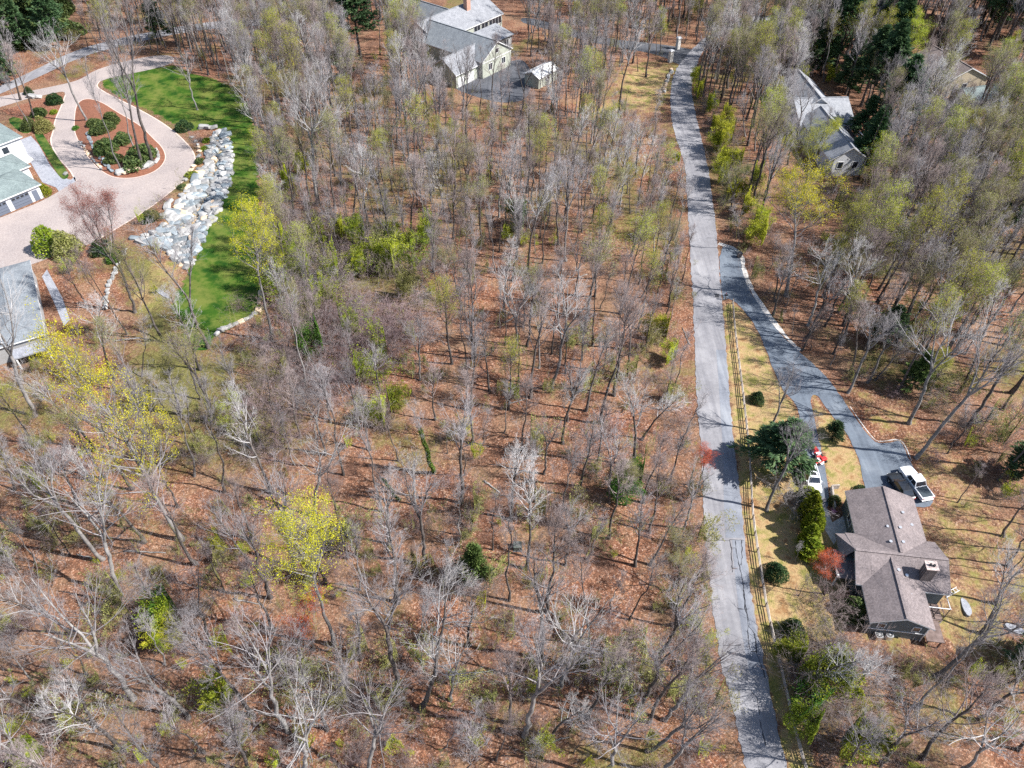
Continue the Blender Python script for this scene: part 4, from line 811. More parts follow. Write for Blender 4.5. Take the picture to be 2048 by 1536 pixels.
for k in range(3): q = MB(); q.tube([(0, 0, 0), (.35, .012, .02 * (k - 1)), (.7, -.015, 0), (1, 0, 0)], [.05, .065, .06, .045], 5); rmsh.append(q.mesh("rail", M['wood']))
for i, p in enumerate(posts):
    o = link("post", pme, fo); z = float(hz(*p)); o.location = (p[0] - fl[0][0], p[1] - fl[0][1], z); o.rotation_euler = (rnd.uniform(-.04, .04), rnd.uniform(-.04, .04), rnd.uniform(-.2, .2))
    if i:
        a = posts[i - 1]; za = float(hz(*a))
        for k, h in enumerate((.38, .7, 1.0)):
            r_ = link("rail", rmsh[(i + k) % 3], fo); v0 = Vector((a[0] - fl[0][0], a[1] - fl[0][1], za + h + rnd.uniform(-.03, .03))); v1 = Vector((p[0] - fl[0][0], p[1] - fl[0][1], z + h + rnd.uniform(-.03, .03))); d = v1 - v0
            r_.location = v0 - d * .04; r_.rotation_mode = 'QUATERNION'; r_.rotation_quaternion = d.to_track_quat('X', 'Z'); r_.scale = (d.length * 1.08, 1, 1)
p = on_ground(1478, 515); bn = empty("wheeled_bin", (p.x, p.y, .03), .3); tag(bn, "black wheeled bin at the top corner of the driveway mouth", "bin")
mb = MB(); mb.add([(-.28, -.3, .12), (.28, -.3, .12), (.28, .3, .12), (-.28, .3, .12), (-.36, -.4, 1.05), (.36, -.4, 1.05), (.36, .4, 1.05), (-.36, .4, 1.05)], [(0, 3, 2, 1), (4, 5, 6, 7), (0, 1, 5, 4), (1, 2, 6, 5), (2, 3, 7, 6), (3, 0, 4, 7)]); mb.build("body", M['bin'], bn)
mb = MB(); mb.box(-.4, .4, -.46, .44, 1.05, 1.13); mb.build("lid", M['bin'], bn)
for s_ in (-.3, .3): mb = MB(); mb.tube([(s_ - .05, .33, .13), (s_ + .05, .33, .13)], .13, 10); mb.build("wheel", M['tyre'], bn)
p = on_ground(1450, 600); mbx = empty("mailbox", (p.x, p.y, 0), -.1); tag(mbx, "dark mailbox on a wooden post at the tip of the grass verge", "mailbox")
mb = MB(); mb.box(-.06, .06, -.06, .06, -.2, 1.1); mb.build("post", M['post'], mbx)
mb = MB(); sec = [(-.14, 0), (.14, 0), (.14, .17)] + [(.14 * math.cos(t), .17 + .14 * math.sin(t)) for t in np.linspace(.4, 2.74, 6)] + [(-.14, .17)]; n = len(sec)
mb.add([(x, y, 1.1 + z) for x in (-.32, .3) for y, z in sec], [tuple(range(n))[::-1], tuple(range(n, 2 * n))] + [(i, (i + 1) % n, (i + 1) % n + n, i + n) for i in range(n)]); mb.build("box", M['bin'], mbx)
mb = MB(); mb.box(-.1, .05, .15, .17, 1.25, 1.48); mb.build("flag", M['red_paint'], mbx)
p = on_ground(1035, 1096); ub = empty("utility_box", (p.x, p.y, p.z), .05); tag(ub, "small square grey-green utility box on the leaf litter mid-wood", "utility box")
mb = MB(); mb.box(-.5, .5, -.45, .45, -.2, .75); mb.build("cabinet", M['box_green'], ub); mb = MB(); mb.box(-.55, .55, -.5, .5, .75, .82); mb.build("lid", M['box_green'], ub); mb = MB(); mb.box(-.6, .6, -.6, .6, -.2, .06); mb.build("pad", M['grate'], ub)
for px, py, l in ((1355, 98, "taller of two square gate pillars left of the road top, on the uphill side of the side drive"), (1340, 124, "lower gate pillar nearest the rocks by the road bend")):
    p = on_ground(px, py); gp = empty("gate_pillar", (p.x, p.y, 0), .5); tag(gp, l, "pillar"); mb = MB(); mb.box(-.5, .5, -.5, .5, -.3, 3.0); mb.build("shaft", M['concrete'], gp); mb = MB(); mb.box(-.62, .62, -.62, .62, 3.0, 3.22); mb.box(-.45, .45, -.45, .45, 3.22, 3.4); mb.build("cap", M['trim'], gp)
p = on_ground(1665, 1026); mb = MB()
for k in range(60): a = rnd.uniform(0, 6.28); r_ = rnd.uniform(0, .5); z = rnd.uniform(.1, .55); s_ = .1; mb.add([(r_ * math.cos(a), r_ * math.sin(a), z), (r_ * math.cos(a) + s_, r_ * math.sin(a), z + .05), (r_ * math.cos(a), r_ * math.sin(a) + s_, z + .08)], [(0, 1, 2)])
mb.tube([(0, 0, -.1), (0, 0, .3)], .05, 5); o = mb.build("flowering_plant", M['pink']); o.location = (p.x, p.y, .03); tag(o, "small pink flowering plant on the walk beside the brown-roofed house", "plant")

# ------------------------------------------------------------------ plants: shapes grown level by level, arrays throughout
def unit(v): return v / (np.linalg.norm(v, axis=-1, keepdims=True) + 1e-9)
class Geo:
    def __init__(s): s.V, s.Q, s.T, s.n = [], [], [], 0
    def push(s, V, Q=None, T=None):
        V = V.reshape(-1, 3)
        if Q is not None: s.Q.append(Q.reshape(-1, 4) + s.n)
        if T is not None: s.T.append(T.reshape(-1, 3) + s.n)
        s.V.append(V); s.n += len(V)
    def tubes(s, P, R, k):
        """P (n,m,3) centre lines, R (n,m) radii, k sides"""
        n, m, _ = P.shape; D = np.empty_like(P); D[:, 1:-1] = P[:, 2:] - P[:, :-2]; D[:, 0] = P[:, 1] - P[:, 0]; D[:, -1] = P[:, -1] - P[:, -2]; D = unit(D)
        ref = np.where(np.abs(D[..., 2:3]) < .9, np.array([0, 0, 1.]), np.array([1., 0, 0])); A = unit(np.cross(D, ref)); B = np.cross(D, A)
        th = np.arange(k) * 2 * np.pi / k
        V = P[:, :, None] + R[:, :, None, None] * (np.cos(th)[:, None] * A[:, :, None] + np.sin(th)[:, None] * B[:, :, None])
        I = np.arange(n * m * k).reshape(n, m, k); J = np.roll(I, -1, 2)
        s.push(V, Q=np.stack([I[:, :-1], I[:, 1:], J[:, 1:], J[:, :-1]], -1))
    def spikes(s, A, B, r):
        n = len(A); D = unit(B - A); ref = np.where(np.abs(D[:, 2:3]) < .9, np.array([0, 0, 1.]), np.array([1., 0, 0])); X = unit(np.cross(D, ref)); Y = np.cross(D, X)
        V = np.stack([A + r * (math.cos(t) * X + math.sin(t) * Y) for t in (0, 2.094, 4.189)] + [B], 1); I = np.arange(n * 4).reshape(n, 4)
        s.push(V, T=np.stack([I[:, [0, 1, 3]], I[:, [1, 2, 3]], I[:, [2, 0, 3]]], 1))
    def leaves(s, Cn, size, rg, aspect=.6, up=.3, axis=None):
        n = len(Cn); nrm = unit(rg.normal(size=(n, 3)) + np.array([0, 0, up])); t = unit(np.cross(nrm, rg.normal(size=(n, 3)))) if axis is None else unit(axis + .35 * rg.normal(size=(n, 3))); b = unit(np.cross(nrm, t))
        L = (size * rg.uniform(.6, 1.4, n))[:, None]; V = np.stack([Cn - t * L, Cn + b * L * aspect, Cn + t * L, Cn - b * L * aspect], 1); s.push(V, Q=np.arange(n * 4).reshape(n, 4))
    def mesh(s, name, mat, smooth=False):
        me = bpy.data.meshes.new(name); V = np.concatenate(s.V).astype(np.float32)
        Q = np.concatenate(s.Q) if s.Q else np.zeros((0, 4), int); T = np.concatenate(s.T) if s.T else np.zeros((0, 3), int)
        me.vertices.add(len(V)); me.vertices.foreach_set("co", V.ravel()); L = np.concatenate([Q.ravel(), T.ravel()]).astype(np.int32)
        me.loops.add(len(L)); me.loops.foreach_set("vertex_index", L); nf = len(Q) + len(T); me.polygons.add(nf)
        tot = np.concatenate([np.full(len(Q), 4), np.full(len(T), 3)]).astype(np.int32); st = np.concatenate([[0], np.cumsum(tot)[:-1]]).astype(np.int32)
        me.polygons.foreach_set("loop_start", st); me.polygons.foreach_set("loop_total", tot); me.update(); me.materials.append(mat)
        if smooth: me.polygons.foreach_set("use_smooth", np.ones(nf, bool))
        return me
def grow(S, D, L, R, K, rg, up=.12, wob=.14, tip=.35):
    """centre lines from starts S, directions D, lengths L, radii R"""
    n = len(S); P = np.empty((n, K + 1, 3)); P[:, 0] = S; d = unit(D)
    for i in range(K):
        d = unit(d + wob * rg.normal(size=(n, 3)) + np.array([0, 0, up])); P[:, i + 1] = P[:, i] + d * (L / K)[:, None]
    return P, R[:, None] * np.linspace(1, tip, K + 1)[None]
def sprout(P, R, m, rg, t0, t1, spread, lratio, rratio, up=.1, taper=.5):
    """m side shoots from every centre line"""
    n, k, _ = P.shape; t = np.sort(rg.uniform(t0, t1, (n, m)), 1); f = t * (k - 1); i = np.minimum(f.astype(int), k - 2); w = (f - i)[..., None]; ar = np.arange(n)[:, None]
    S = P[ar, i] * (1 - w) + P[ar, i + 1] * w; D0 = unit(P[ar, i + 1] - P[ar, i]); rr = R[ar, i] * (1 - w[..., 0]) + R[ar, i + 1] * w[..., 0]
    side = unit(np.cross(D0, rg.normal(size=(n, m, 3)))); D = unit(D0 * math.cos(spread) + side * math.sin(spread) + np.array([0, 0, up]))
    Lp = np.linalg.norm(np.diff(P, axis=1), axis=2).sum(1)[:, None]; L = Lp * lratio * (1 - taper * (t - t0) / (t1 - t0 + 1e-6)) * rg.uniform(.7, 1.3, (n, m))
    return S.reshape(-1, 3), D.reshape(-1, 3), L.ravel(), np.minimum(rr * rratio, rr * .95).ravel()
def make_tree(seed, H=20., r0=.24, leaders=1, fork=.45, limbs=15, crown0=.42, limb_len=5.2, limb_ang=.85, upb=.16, m2=6, m3=4, m4=5, lean=.03, twig=.0075, wob=.09, bend=0.0):
    """a deciduous tree 20 m tall; returns trunk, branches and the twig tips"""
    rg = np.random.default_rng(seed); tr, cr = Geo(), Geo()
    top = H * (.93 if leaders == 1 else fork); K = 10; z = np.linspace(0, 1, K + 1); w = np.cumsum(rg.normal(size=(K + 1, 2)) * lean * H / K * 2, 0); w -= w[0]; w[:, 0] += bend * H * z ** 2
    P = np.concatenate([w, (z * top)[:, None]], 1); r1 = r0 * (.16 if leaders == 1 else .72); R = r0 + (r1 - r0) * z ** .85; R[0] *= 1.45; R[1] *= 1.05
    tr.tubes(P[None], R[None], 8); ax = [(P[None], R[None])]
    if leaders > 1:
        n = leaders; az = rg.uniform(0, 6.28) + np.arange(n) * 6.28 / n + rg.normal(size=n) * .3; tl = rg.uniform(.18, .42, n)
        D = np.stack([np.sin(tl) * np.cos(az), np.sin(tl) * np.sin(az), np.cos(tl)], 1); P1, R1 = grow(np.repeat(P[-1:], n, 0), D, np.full(n, H * (.95 - fork)) * rg.uniform(.85, 1.05, n), np.full(n, r1 * .8), 7, rg, .10, .11, .18)
        tr.tubes(P1, R1, 6); ax = [(P1, R1)]
    Pa, Ra = ax[0]; n = len(Pa); m = max(3, limbs // n)
    t0 = crown0 if leaders == 1 else .12; t = np.sort(rg.uniform(t0, .98, (n, m)), 1); f = t * (Pa.shape[1] - 1); i = np.minimum(f.astype(int), Pa.shape[1] - 2); wgt = (f - i)[..., None]; ar = np.arange(n)[:, None]
    S = (Pa[ar, i] * (1 - wgt) + Pa[ar, i + 1] * wgt).reshape(-1, 3); rr = (Ra[ar, i] * .55).ravel(); az = (np.arange(n * m) * 2.4 + rg.normal(size=n * m) * .5 + rg.uniform(0, 6)); an = limb_ang * rg.uniform(.7, 1.2, n * m) * (1.1 - .35 * t.ravel())
    D = np.stack([np.sin(an) * np.cos(az), np.sin(an) * np.sin(az), np.cos(an)], 1); L = limb_len * (1.15 - .75 * (t.ravel() - t0) / (1 - t0)) * rg.uniform(.65, 1.2, n * m)
    P2, R2 = grow(S, D, L, np.clip(rr, .035, .13), 5, rg, upb, wob, .3); cr.tubes(P2, R2, 4)
    tips_src = np.concatenate([P2[:, -3:], ], 0)
    if leaders == 1:   # the leader's own top carries shoots too
        P2 = np.concatenate([P2, P[None, -6:]], 0); R2 = np.concatenate([R2, R[None, -6:]], 0)
    else: P2 = np.concatenate([P2, P1[:, -6:]], 0); R2 = np.concatenate([R2, R1[:, -6:]], 0)
    S, D, L, r = sprout(P2, R2, m2, rg, .2, 1., .62, .5, .55, .12); P3, R3 = grow(S, D, np.clip(L, .8, 4.2), np.clip(r, .014, .045), 4, rg, .09, .10, .4); cr.tubes(P3, R3, 3)
    S, D, L, r = sprout(P3, R3, m3, rg, .15, 1., .55, .55, .6, .08); P4, R4 = grow(S, D, np.clip(L, .7, 2.3), np.clip(r, .008, .015), 2, rg, .07, .09, .5); cr.tubes(P4, R4, 3)
    S, D, L, r = sprout(P4, R4, m4, rg, .15, 1., .5, .6, .7, .06, .2); L = np.clip(L, .45, 1.3); E_ = S + unit(D) * L[:, None]; cr.spikes(S, E_, twig)
    return tr, cr, E_
def leaf_cloud(tips, rg, n, size, sig=.28, up=.3):
    g = Geo(); i = rg.integers(0, len(tips), n); g.leaves(tips[i] + rg.normal(size=(n, 3)) * sig, size, rg, .65, up); return g

BARE = {}
def bare(name, tm, cm, **kw):
    tr, cr, tips = make_tree(**kw); BARE[name] = (tr.mesh("trunk", M[tm], True), cr.mesh("crown", M[cm]), tr, cr, tips)
for i in range(4): bare(f"straight{i}", 'bark', ('twig', 'twig_brown')[i % 2], seed=11 + i, limbs=15 + i, crown0=.40 + .05 * i, limb_len=4.8, limb_ang=.75)
for i in range(4): bare(f"forked{i}", ('bark', 'bark_mid')[i % 2], 'twig', seed=31 + i, leaders=2 + i % 2, fork=.36 + .06 * i, limbs=15, limb_len=4.8, limb_ang=.8, m3=4, m4=4)
for i in range(3): bare(f"spreading{i}", 'bark_pale' if i < 2 else 'bark_mid', ('twig_pale', 'twig', 'twig_pale')[i], seed=51 + i, leaders=3, fork=.46, limbs=15, limb_len=6.4, limb_ang=1.0, upb=.12, m2=5, m3=4, m4=4, r0=.25, wob=.15)
for i in range(3): bare(f"slender{i}", ('bark', 'bark_mid', 'bark')[i], ('twig_brown', 'twig', 'twig')[i], seed=71 + i, limbs=12, crown0=.5, limb_len=2.8, limb_ang=.65, r0=.15, m2=5, m3=4, m4=4, lean=.05)
for i in range(2): bare(f"leaning{i}", 'bark', 'twig_pale', seed=91 + i, limbs=15, crown0=.42, limb_len=5.6, limb_ang=.9, bend=.14, r0=.26, wob=.14, m3=4, m4=4)
LOOK = dict(straight="straight-stemmed", forked="forked", spreading="pale spreading", slender="slender", leaning="curved leaning")
# a broken pale snag
tr, cr, tips = make_tree(seed=5, limbs=7, crown0=.5, limb_len=4.2, limb_ang=1.3, upb=-.02, m2=3, m3=2, m4=2, r0=.26)
BARE["snag0"] = (tr.mesh("trunk", M['bark_pale'], True), cr.mesh("crown", M['twig_pale']), tr, cr, tips); LOOK['snag'] = "bleached half-dead"

LEAFY = {}
def leafy(name, tm, cm, leaf, n, size, sig=.3, **kw):
    tr, cr, tips = make_tree(**kw); rg = np.random.default_rng(kw['seed'] + 500)
    LEAFY[name] = (tr.mesh("trunk", M[tm], True), cr.mesh("crown", M[cm]), leaf_cloud(tips, rg, n, size, sig))
leafy("maple", 'bark_mid', 'twig', None, 24000, .044, .26, seed=201, limbs=18, crown0=.3, limb_len=5.6, limb_ang=.8, m3=4, m4=3)
leafy("maple2", 'bark', 'twig', None, 24000, .044, .26, seed=202, leaders=3, fork=.35, limbs=18, limb_len=5.0, m3=4, m4=3)
leafy("round", 'bark_mid', 'twig', None, 14000, .045, .18, seed=206, limbs=20, crown0=.50, limb_len=6.0, limb_ang=.95, upb=.1, m3=4, m4=3)
leafy("tulip", 'bark_mid', 'twig', None, 17000, .042, .15, seed=207, limbs=34, crown0=.2, limb_len=4.9, limb_ang=.95, upb=.1, m2=5, m3=4, m4=2, r0=.22)
leafy("budding", 'bark', 'twig_brown', None, 12000, .045, .2, seed=204, limbs=16, crown0=.32, limb_len=4.6, m3=5, m4=4)
leafy("budding2", 'bark', 'twig', None, 12000, .045, .2, seed=205, leaders=2, fork=.35, limbs=16, limb_len=4.6, m3=5, m4=4)
_lm = {}
def leaf_mesh(kind, mat):
    if (kind, mat) not in _lm: _lm[(kind, mat)] = LEAFY[kind][2].mesh("foliage", M[mat])
    return _lm[(kind, mat)]

def make_pine(seed, H=16., r0=.2, base=.18, wid=3.6, nb=70, tuft=26, size=.32, droop=.0, pw=.8):
    rg = np.random.default_rng(seed); tr, fo = Geo(), Geo(); z = np.linspace(0, 1, 9); w = np.cumsum(rg.normal(size=(9, 2)) * .05, 0); P = np.concatenate([w - w[0], (z * H)[:, None]], 1); tr.tubes(P[None], (r0 * (1 - .93 * z) * np.where(z == 0, 1.3, 1))[None], 7)
    t = base + (1 - base) * np.sort(rg.random(nb)) ** .9; f = t * 8; i = np.minimum(f.astype(int), 7); S = P[i] + (P[i + 1] - P[i]) * (f - i)[:, None]; az = np.arange(nb) * 2.4 + rg.normal(size=nb) * .4
    L = wid * ((1 - t) / (1 - base)) ** pw * rg.uniform(.65, 1.2, nb) + .25; el = .18 + .75 * t - droop; D = np.stack([np.cos(el) * np.cos(az), np.cos(el) * np.sin(az), np.sin(el)], 1)
    Pb, Rb = grow(S, D, L, np.full(nb, .035), 4, rg, .05, .1, .3); tr.tubes(Pb, Rb, 3)
    S, D, L2, r = sprout(Pb, Rb, 6, rg, .25, 1., .8, .42, .6, .02); Ps, Rs = grow(S, D, np.clip(L2, .25, 1.6), np.full(len(S), .012), 2, rg, .03, .1, .5); tr.tubes(Ps, Rs, 3)
    A = np.concatenate([Ps[:, 1], Ps[:, 2], Pb[:, 3], Pb[:, 4], Pb[:, 2]], 0); n = int(tuft * 1.5) * len(A) // 5; k = rg.integers(0, len(A), n); c = A[k] + rg.normal(size=(n, 3)) * np.array([.16, .16, .10]); c0 = np.concatenate([P[4:, :2].mean(0), [0]]); ax = c - np.array([c0[0], c0[1], 0]) - np.array([0, 0, 1]) * (c[:, 2:3] - .4); fo.leaves(c, size, rg, .26, .6, unit(ax * np.array([1, 1, .2]) + np.array([0, 0, .25]) * 2))
    return tr, fo
def make_dome(seed, rx, ry, h, n, size, stems=9, lump=.22, base=.1, cone=0.0, aspect=.6):
    """evergreen shrub: stems and a lumpy crown of single leaves"""
    rg = np.random.default_rng(seed); tr, fo = Geo(), Geo(); az = np.arange(stems) * 6.28 / stems; D = np.stack([np.cos(az) * .6, np.sin(az) * .6, np.full(stems, .9)], 1); P, R = grow(rg.normal(size=(stems, 3)) * np.array([.1, .1, 0]), D, np.full(stems, h * .75), np.full(stems, .04), 4, rg, .2, .12, .4); P[:, 0, 2] = -.05; tr.tubes(P, R, 4)
    nl = 26; lc = unit(rg.normal(size=(nl, 3))); lc[:, 2] = np.abs(lc[:, 2]) * 1.1 - .15; nl = 26; lr = rg.uniform(.55, 1.15, nl)
    u = unit(rg.normal(size=(n, 3))); u[:, 2] = np.abs(u[:, 2]) * 1.15 - .12; u = unit(u); dt = u @ unit(lc).T; dots = (smooth(.72, .97, dt) * lr).max(1); rad = (1 - lump) + lump * dots * 1.5
    depth = 1 - rg.random(n) ** 2.2 * .5; zf = np.clip(u[:, 2], 0, 1); shr = 1 - cone * zf
    c = np.stack([u[:, 0] * rx * rad * depth * shr, u[:, 1] * ry * rad * depth * shr, base * h + np.maximum(-.05, u[:, 2]) * h * (1 - base) * rad * depth], 1); c += rg.normal(size=c.shape) * .05
    fo.leaves(c, size, rg, aspect, .5); return tr, fo
def make_column(seed, H, r, n, size):
    rg = np.random.default_rng(seed); tr, fo = Geo(), Geo(); z = np.linspace(0, 1, 7); tr.tubes(np.stack([0 * z, 0 * z, z * H * .95 - .05], 1)[None], (.14 * (1 - .9 * z))[None], 6)
    ns = 150; sz = rg.random(ns) ** .9; sa = rg.uniform(0, 6.28, ns); k = rg.integers(0, ns, n); prof = np.minimum(1, (1 - sz) * 1.9) ** .7 * (.55 + .45 * np.minimum(1, sz / .15))
    d = rg.random(n); rr = r * prof[k] * (.35 + .75 * d); zz = H * (.02 + .95 * sz[k]) + d * .5 - .2 + rg.normal(size=n) * .1; a = sa[k] + rg.normal(size=n) * .16
    c = np.stack([rr * np.cos(a), rr * np.sin(a), np.maximum(zz, .05)], 1); fo.leaves(c, size, rg, .45, .2, unit(np.stack([np.cos(a), np.sin(a), np.full(n, 1.1)], 1))); return tr, fo
def make_brush(seed, h=2.6, rad=1.6, stems=26, m2=6, m3=5, arch=-.16, nl=0, lsize=.09, thick=.014):
    """thicket: arching stems, side shoots, perhaps small leaves"""
    rg = np.random.default_rng(seed); st, lf = Geo(), Geo(); S = rg.normal(size=(stems, 3)) * np.array([rad * .35, rad * .35, 0]); S[:, 2] = -.05; az = rg.uniform(0, 6.28, stems); e = rg.uniform(.1, .55, stems)
    D = np.stack([np.sin(e) * np.cos(az), np.sin(e) * np.sin(az), np.cos(e)], 1); P, R = grow(S, D, h * rg.uniform(.8, 1.5, stems), np.full(stems, thick), 6, rg, arch, .14, .4); P[..., 2] = np.maximum(P[..., 2], .02); st.tubes(P, R, 3)
    S, D, L, r = sprout(P, R, m2, rg, .3, 1., .7, .35, .7, -.05); P2, R2 = grow(S, D, np.clip(L, .4, 1.4), np.clip(r, .007, .012), 3, rg, arch, .18, .5); P2[..., 2] = np.maximum(P2[..., 2], .02); st.tubes(P2, R2, 3)
    S, D, L, r = sprout(P2, R2, m3, rg, .1, 1., .7, .6, .7, -.05); E_ = S + unit(D) * np.clip(L, .25, .7)[:, None]; st.spikes(S, E_, .007)
    if nl: i = rg.integers(0, len(E_), nl); lf.leaves(np.maximum(E_[i] + rg.normal(size=(nl, 3)) * .14, .03), lsize, rg, .65, .3)
    return st, lf
PL = {}    # other plants: list of (part name, mesh maker result)
def plant(kind, parts): PL[kind] = parts
t_, f_ = make_pine(301, 17, .24, .16, 4.4, 92, 34, .34); plant("white_pine", (t_, f_)); t_, f_ = make_pine(302, 15, .2, .1, 3.6, 90, 34, .32); plant("white_pine2", (t_, f_)); t_, f_ = make_pine(303, 22, .3, .35, 4.6, 84, 34, .38); plant("tall_pine", (t_, f_))
t_, f_ = make_pine(304, 6, .09, .12, 1.6, 50, 30, .2); plant("young_pine", (t_, f_)); t_, f_ = make_pine(305, 2.6, .05, .02, 1.15, 46, 40, .13, -.1, .9); plant("spruce", (t_, f_))
plant("rhodo", make_dome(311, 1.9, 1.7, 2.0, 3600, .14, lump=.42)); plant("rhodo3", make_dome(316, 2.1, 1.5, 1.7, 3600, .14, lump=.46)); plant("rhodo2", make_dome(312, 2.2, 1.8, 1.8, 3200, .14, lump=.3)); plant("rounded", make_dome(313, 1.3, 1.3, 2.3, 3200, .09, lump=.36, cone=.25)); plant("lowshrub", make_dome(314, .9, .7, .6, 900, .09)); plant("cone", make_dome(315, 1.25, 1.25, 2.6, 3400, .09, lump=.38, cone=.45))
plant("cypress", make_column(321, 7.5, 1.5, 9000, .17))
for i in range(3): plant(f"bramble{i}", make_brush(331 + i, 2.6 + .5 * i, 1.7, 30, 7, 6))
for i in range(3): plant(f"spring{i}", make_brush(341 + i, 2.8 + .5 * i, 1.5, 22, 6, 5, -.05, 4200, .055))
for i in range(2): plant(f"leafbush{i}", make_brush(351 + i, 2.4 + .6 * i, 1.5, 22, 6, 5, -.03, 12000, .048))
for i in range(2): plant(f"sapling{i}", make_brush(361 + i, 4.2 + i, .5, 5, 7, 6, .04, 1200 * i, .05, .02))
_pm = {}
def plant_mesh(kind, part, mat):
    if (kind, part, mat) not in _pm: _pm[(kind, part, mat)] = PL[kind][part].mesh(("stems", "foliage")[part], M[mat])
    return _pm[(kind, part, mat)]

# ------------------------------------------------------------------ where each tree stands: base and top read off the photograph
ORD = ["", "second ", "third ", "fourth ", "fifth ", "sixth ", "seventh ", "eighth ", "ninth ", "tenth ", "eleventh ", "twelfth ", "thirteenth ", "fourteenth ", "fifteenth ", "sixteenth ", "seventeenth ", "eighteenth ", "nineteenth ", "twentieth "] + [f"{n}th " for n in range(21, 60)]
ORD[20] = "21st "; ORD[21] = "22nd "; ORD[22] = "23rd "; ORD[30] = "31st "; ORD[31] = "32nd "; ORD[32] = "33rd "
LAND = [("utility box", 1035, 1096), ("storm drain grate", 1434, 592), ("black wheeled bin", 1478, 512), ("mailbox", 1450, 600), ("lower gate pillar", 1340, 124), ("pale shed", 1080, 160), ("lawn-edge yellow tree", 543, 681), ("tall yellow tulip tree", 365, 1080), ("round-crowned yellow tree", 668, 1290), ("tall golden cypress", 1625, 1085),
        ("side-drive white pine", 1580, 905), ("lawn-end boulders", 470, 655), ("white pickup", 1832, 966), ("brown-roofed house", 1800, 1200), ("tree-hidden grey house", 1690, 320), ("far brown house", 1960, 220), ("teal-roofed building", 60, 690), ("rust-leaved oak", 270, 625), ("planted island", 240, 350), ("parking apron", 990, 205), ("roadside red tree", 1400, 965),
        ("biggest pale tree", 634, 408), ("bleached snag", 1240, 410), ("ivy-clad trunk", 868, 941), ("brightest yellow tree", 1572, 592), ("lawn tree", 395, 220), ("grey-roofed house", 900, 110), ("small young pine", 950, 1165)]
LW = [(n, on_ground(x, y)) for n, x, y in LAND]; pending = []
def later(o, kind, look, cat, group): pending.append((o, kind, look, cat, group))
def write_labels():
    slots = {}
    for o, kind, look, cat, group in pending:
        p = o.location; n, q = min(LW, key=lambda l: (l[1].x - p.x) ** 2 + (l[1].y - p.y) ** 2); dx, dy = p.x - q.x, p.y - q.y
        side = ("right of" if dx > 0 else "left of") if abs(dx) > abs(dy) else ("beyond" if dy > 0 else "in front of")
        slots.setdefault((kind, n, side), []).append((math.hypot(dx, dy), o, look, cat, group))
    for (kind, n, side), l in slots.items():
        l.sort(key=lambda e: e[0])
        for r, (d_, o, look, cat, group) in enumerate(l): tag(o, f"{look} {kind}, {ORD[r]}closest {side} the {n}".strip(), cat, group)
def place(o, base, top, refH):
    """stand o on the ground at pixel base, its tip at pixel top"""
    b = on_ground(*base) if not isinstance(base, Vector) else base
    if not isinstance(top, Vector):
        best = None
        for h in np.arange(2, 38, .5):
            q = proj(b.x, b.y, b.z + h); e = abs(q[1] - top[1])
            if best is None or e < best[0]: best = (e, h)
        t = at(top[0], top[1], b.z + best[1])
    else: t = top
    d = t - b; mx = .34 * d.z
    hl = math.hypot(d.x, d.y)
    if hl > mx: d.x *= mx / hl; d.y *= mx / hl
    o.location = b - Vector((0, 0, .05)); o.rotation_mode = 'QUATERNION'; o.rotation_quaternion = d.to_track_quat('Z', 'Y') @ Quaternion((0, 0, 1), rnd.uniform(0, 6.28)); s_ = d.length / refH; return s_
def bare_tree(kind, base, top, name="bare_tree"):
    tm, cm = BARE[kind][:2]; o = empty(name, (0, 0, 0)); s_ = place(o, base, top, 19.5); w_ = min(1.35, max(.75, (20 / (s_ * 19.5)) ** .35)); o.scale = (s_ * w_, s_ * w_, s_)
    link("trunk", tm, o); link("crown", cm, o); return o
def leafy_tree(kind, mat, base, top, label, wide=1.0, name="leafing_tree", cat="tree"):
    o = empty(name, (0, 0, 0)); s_ = place(o, base, top, 19.5); o.scale = (s_ * wide, s_ * wide, s_); link("trunk", LEAFY[kind][0], o); c = link("crown", LEAFY[kind][1], o); link("foliage", leaf_mesh(kind, mat), c)
    return tag(o, label, cat) if label else o
def shrub(kind, mats, px, py, s_, name, label=None, cat="shrub", sz=None, z=None):
    p = on_ground(px, py) if not isinstance(px, Vector) else px; o = empty(name, (p.x, p.y, (p.z if z is None else z)), rnd.uniform(0, 6.28)); o.scale = (s_ * rnd.uniform(.86, 1.18), s_ * rnd.uniform(.86, 1.18), (sz or s_) * rnd.uniform(.85, 1.1))
    pn = {"white_pine": ("trunk", "foliage"), "tall_pine": ("trunk", "foliage")}.get(kind.rstrip('2'), ("stems", "foliage"))
    a = link(pn[0], plant_mesh(kind, 0, mats[0]), o)
    if len(mats) > 1 and PL[kind][1].V: link(pn[1], plant_mesh(kind, 1, mats[1]), o)
    return tag(o, label, cat) if label else o
EVER = [[(1545, 50), (1775, 40), (1790, 335), (1700, 345), (1690, 190), (1600, 160)], [(1920, -60), (2110, -60), (2110, 120), (1950, 100)], [(-60, -60), (150, -60), (150, 95), (-60, 130)]]
SHOW = [[(600, 480), (860, 450), (860, 600), (790, 700), (640, 700)], [(1915, 105), (1990, 105), (1990, 165), (1915, 165)], [(1530, 350), (1665, 350), (1665, 540), (1530, 540)], [(1570, 240), (1740, 240), (1740, 345), (1570, 345)], [(1585, 140), (1735, 150), (1765, 340), (1690, 410), (1600, 360)], [(1385, 120), (1500, 160), (1540, 430), (1440, 490)], [(1790, 10), (1880, 10), (1880, 120), (1790, 120)], [(690, -20), (770, -20), (770, 110), (690, 110)]]
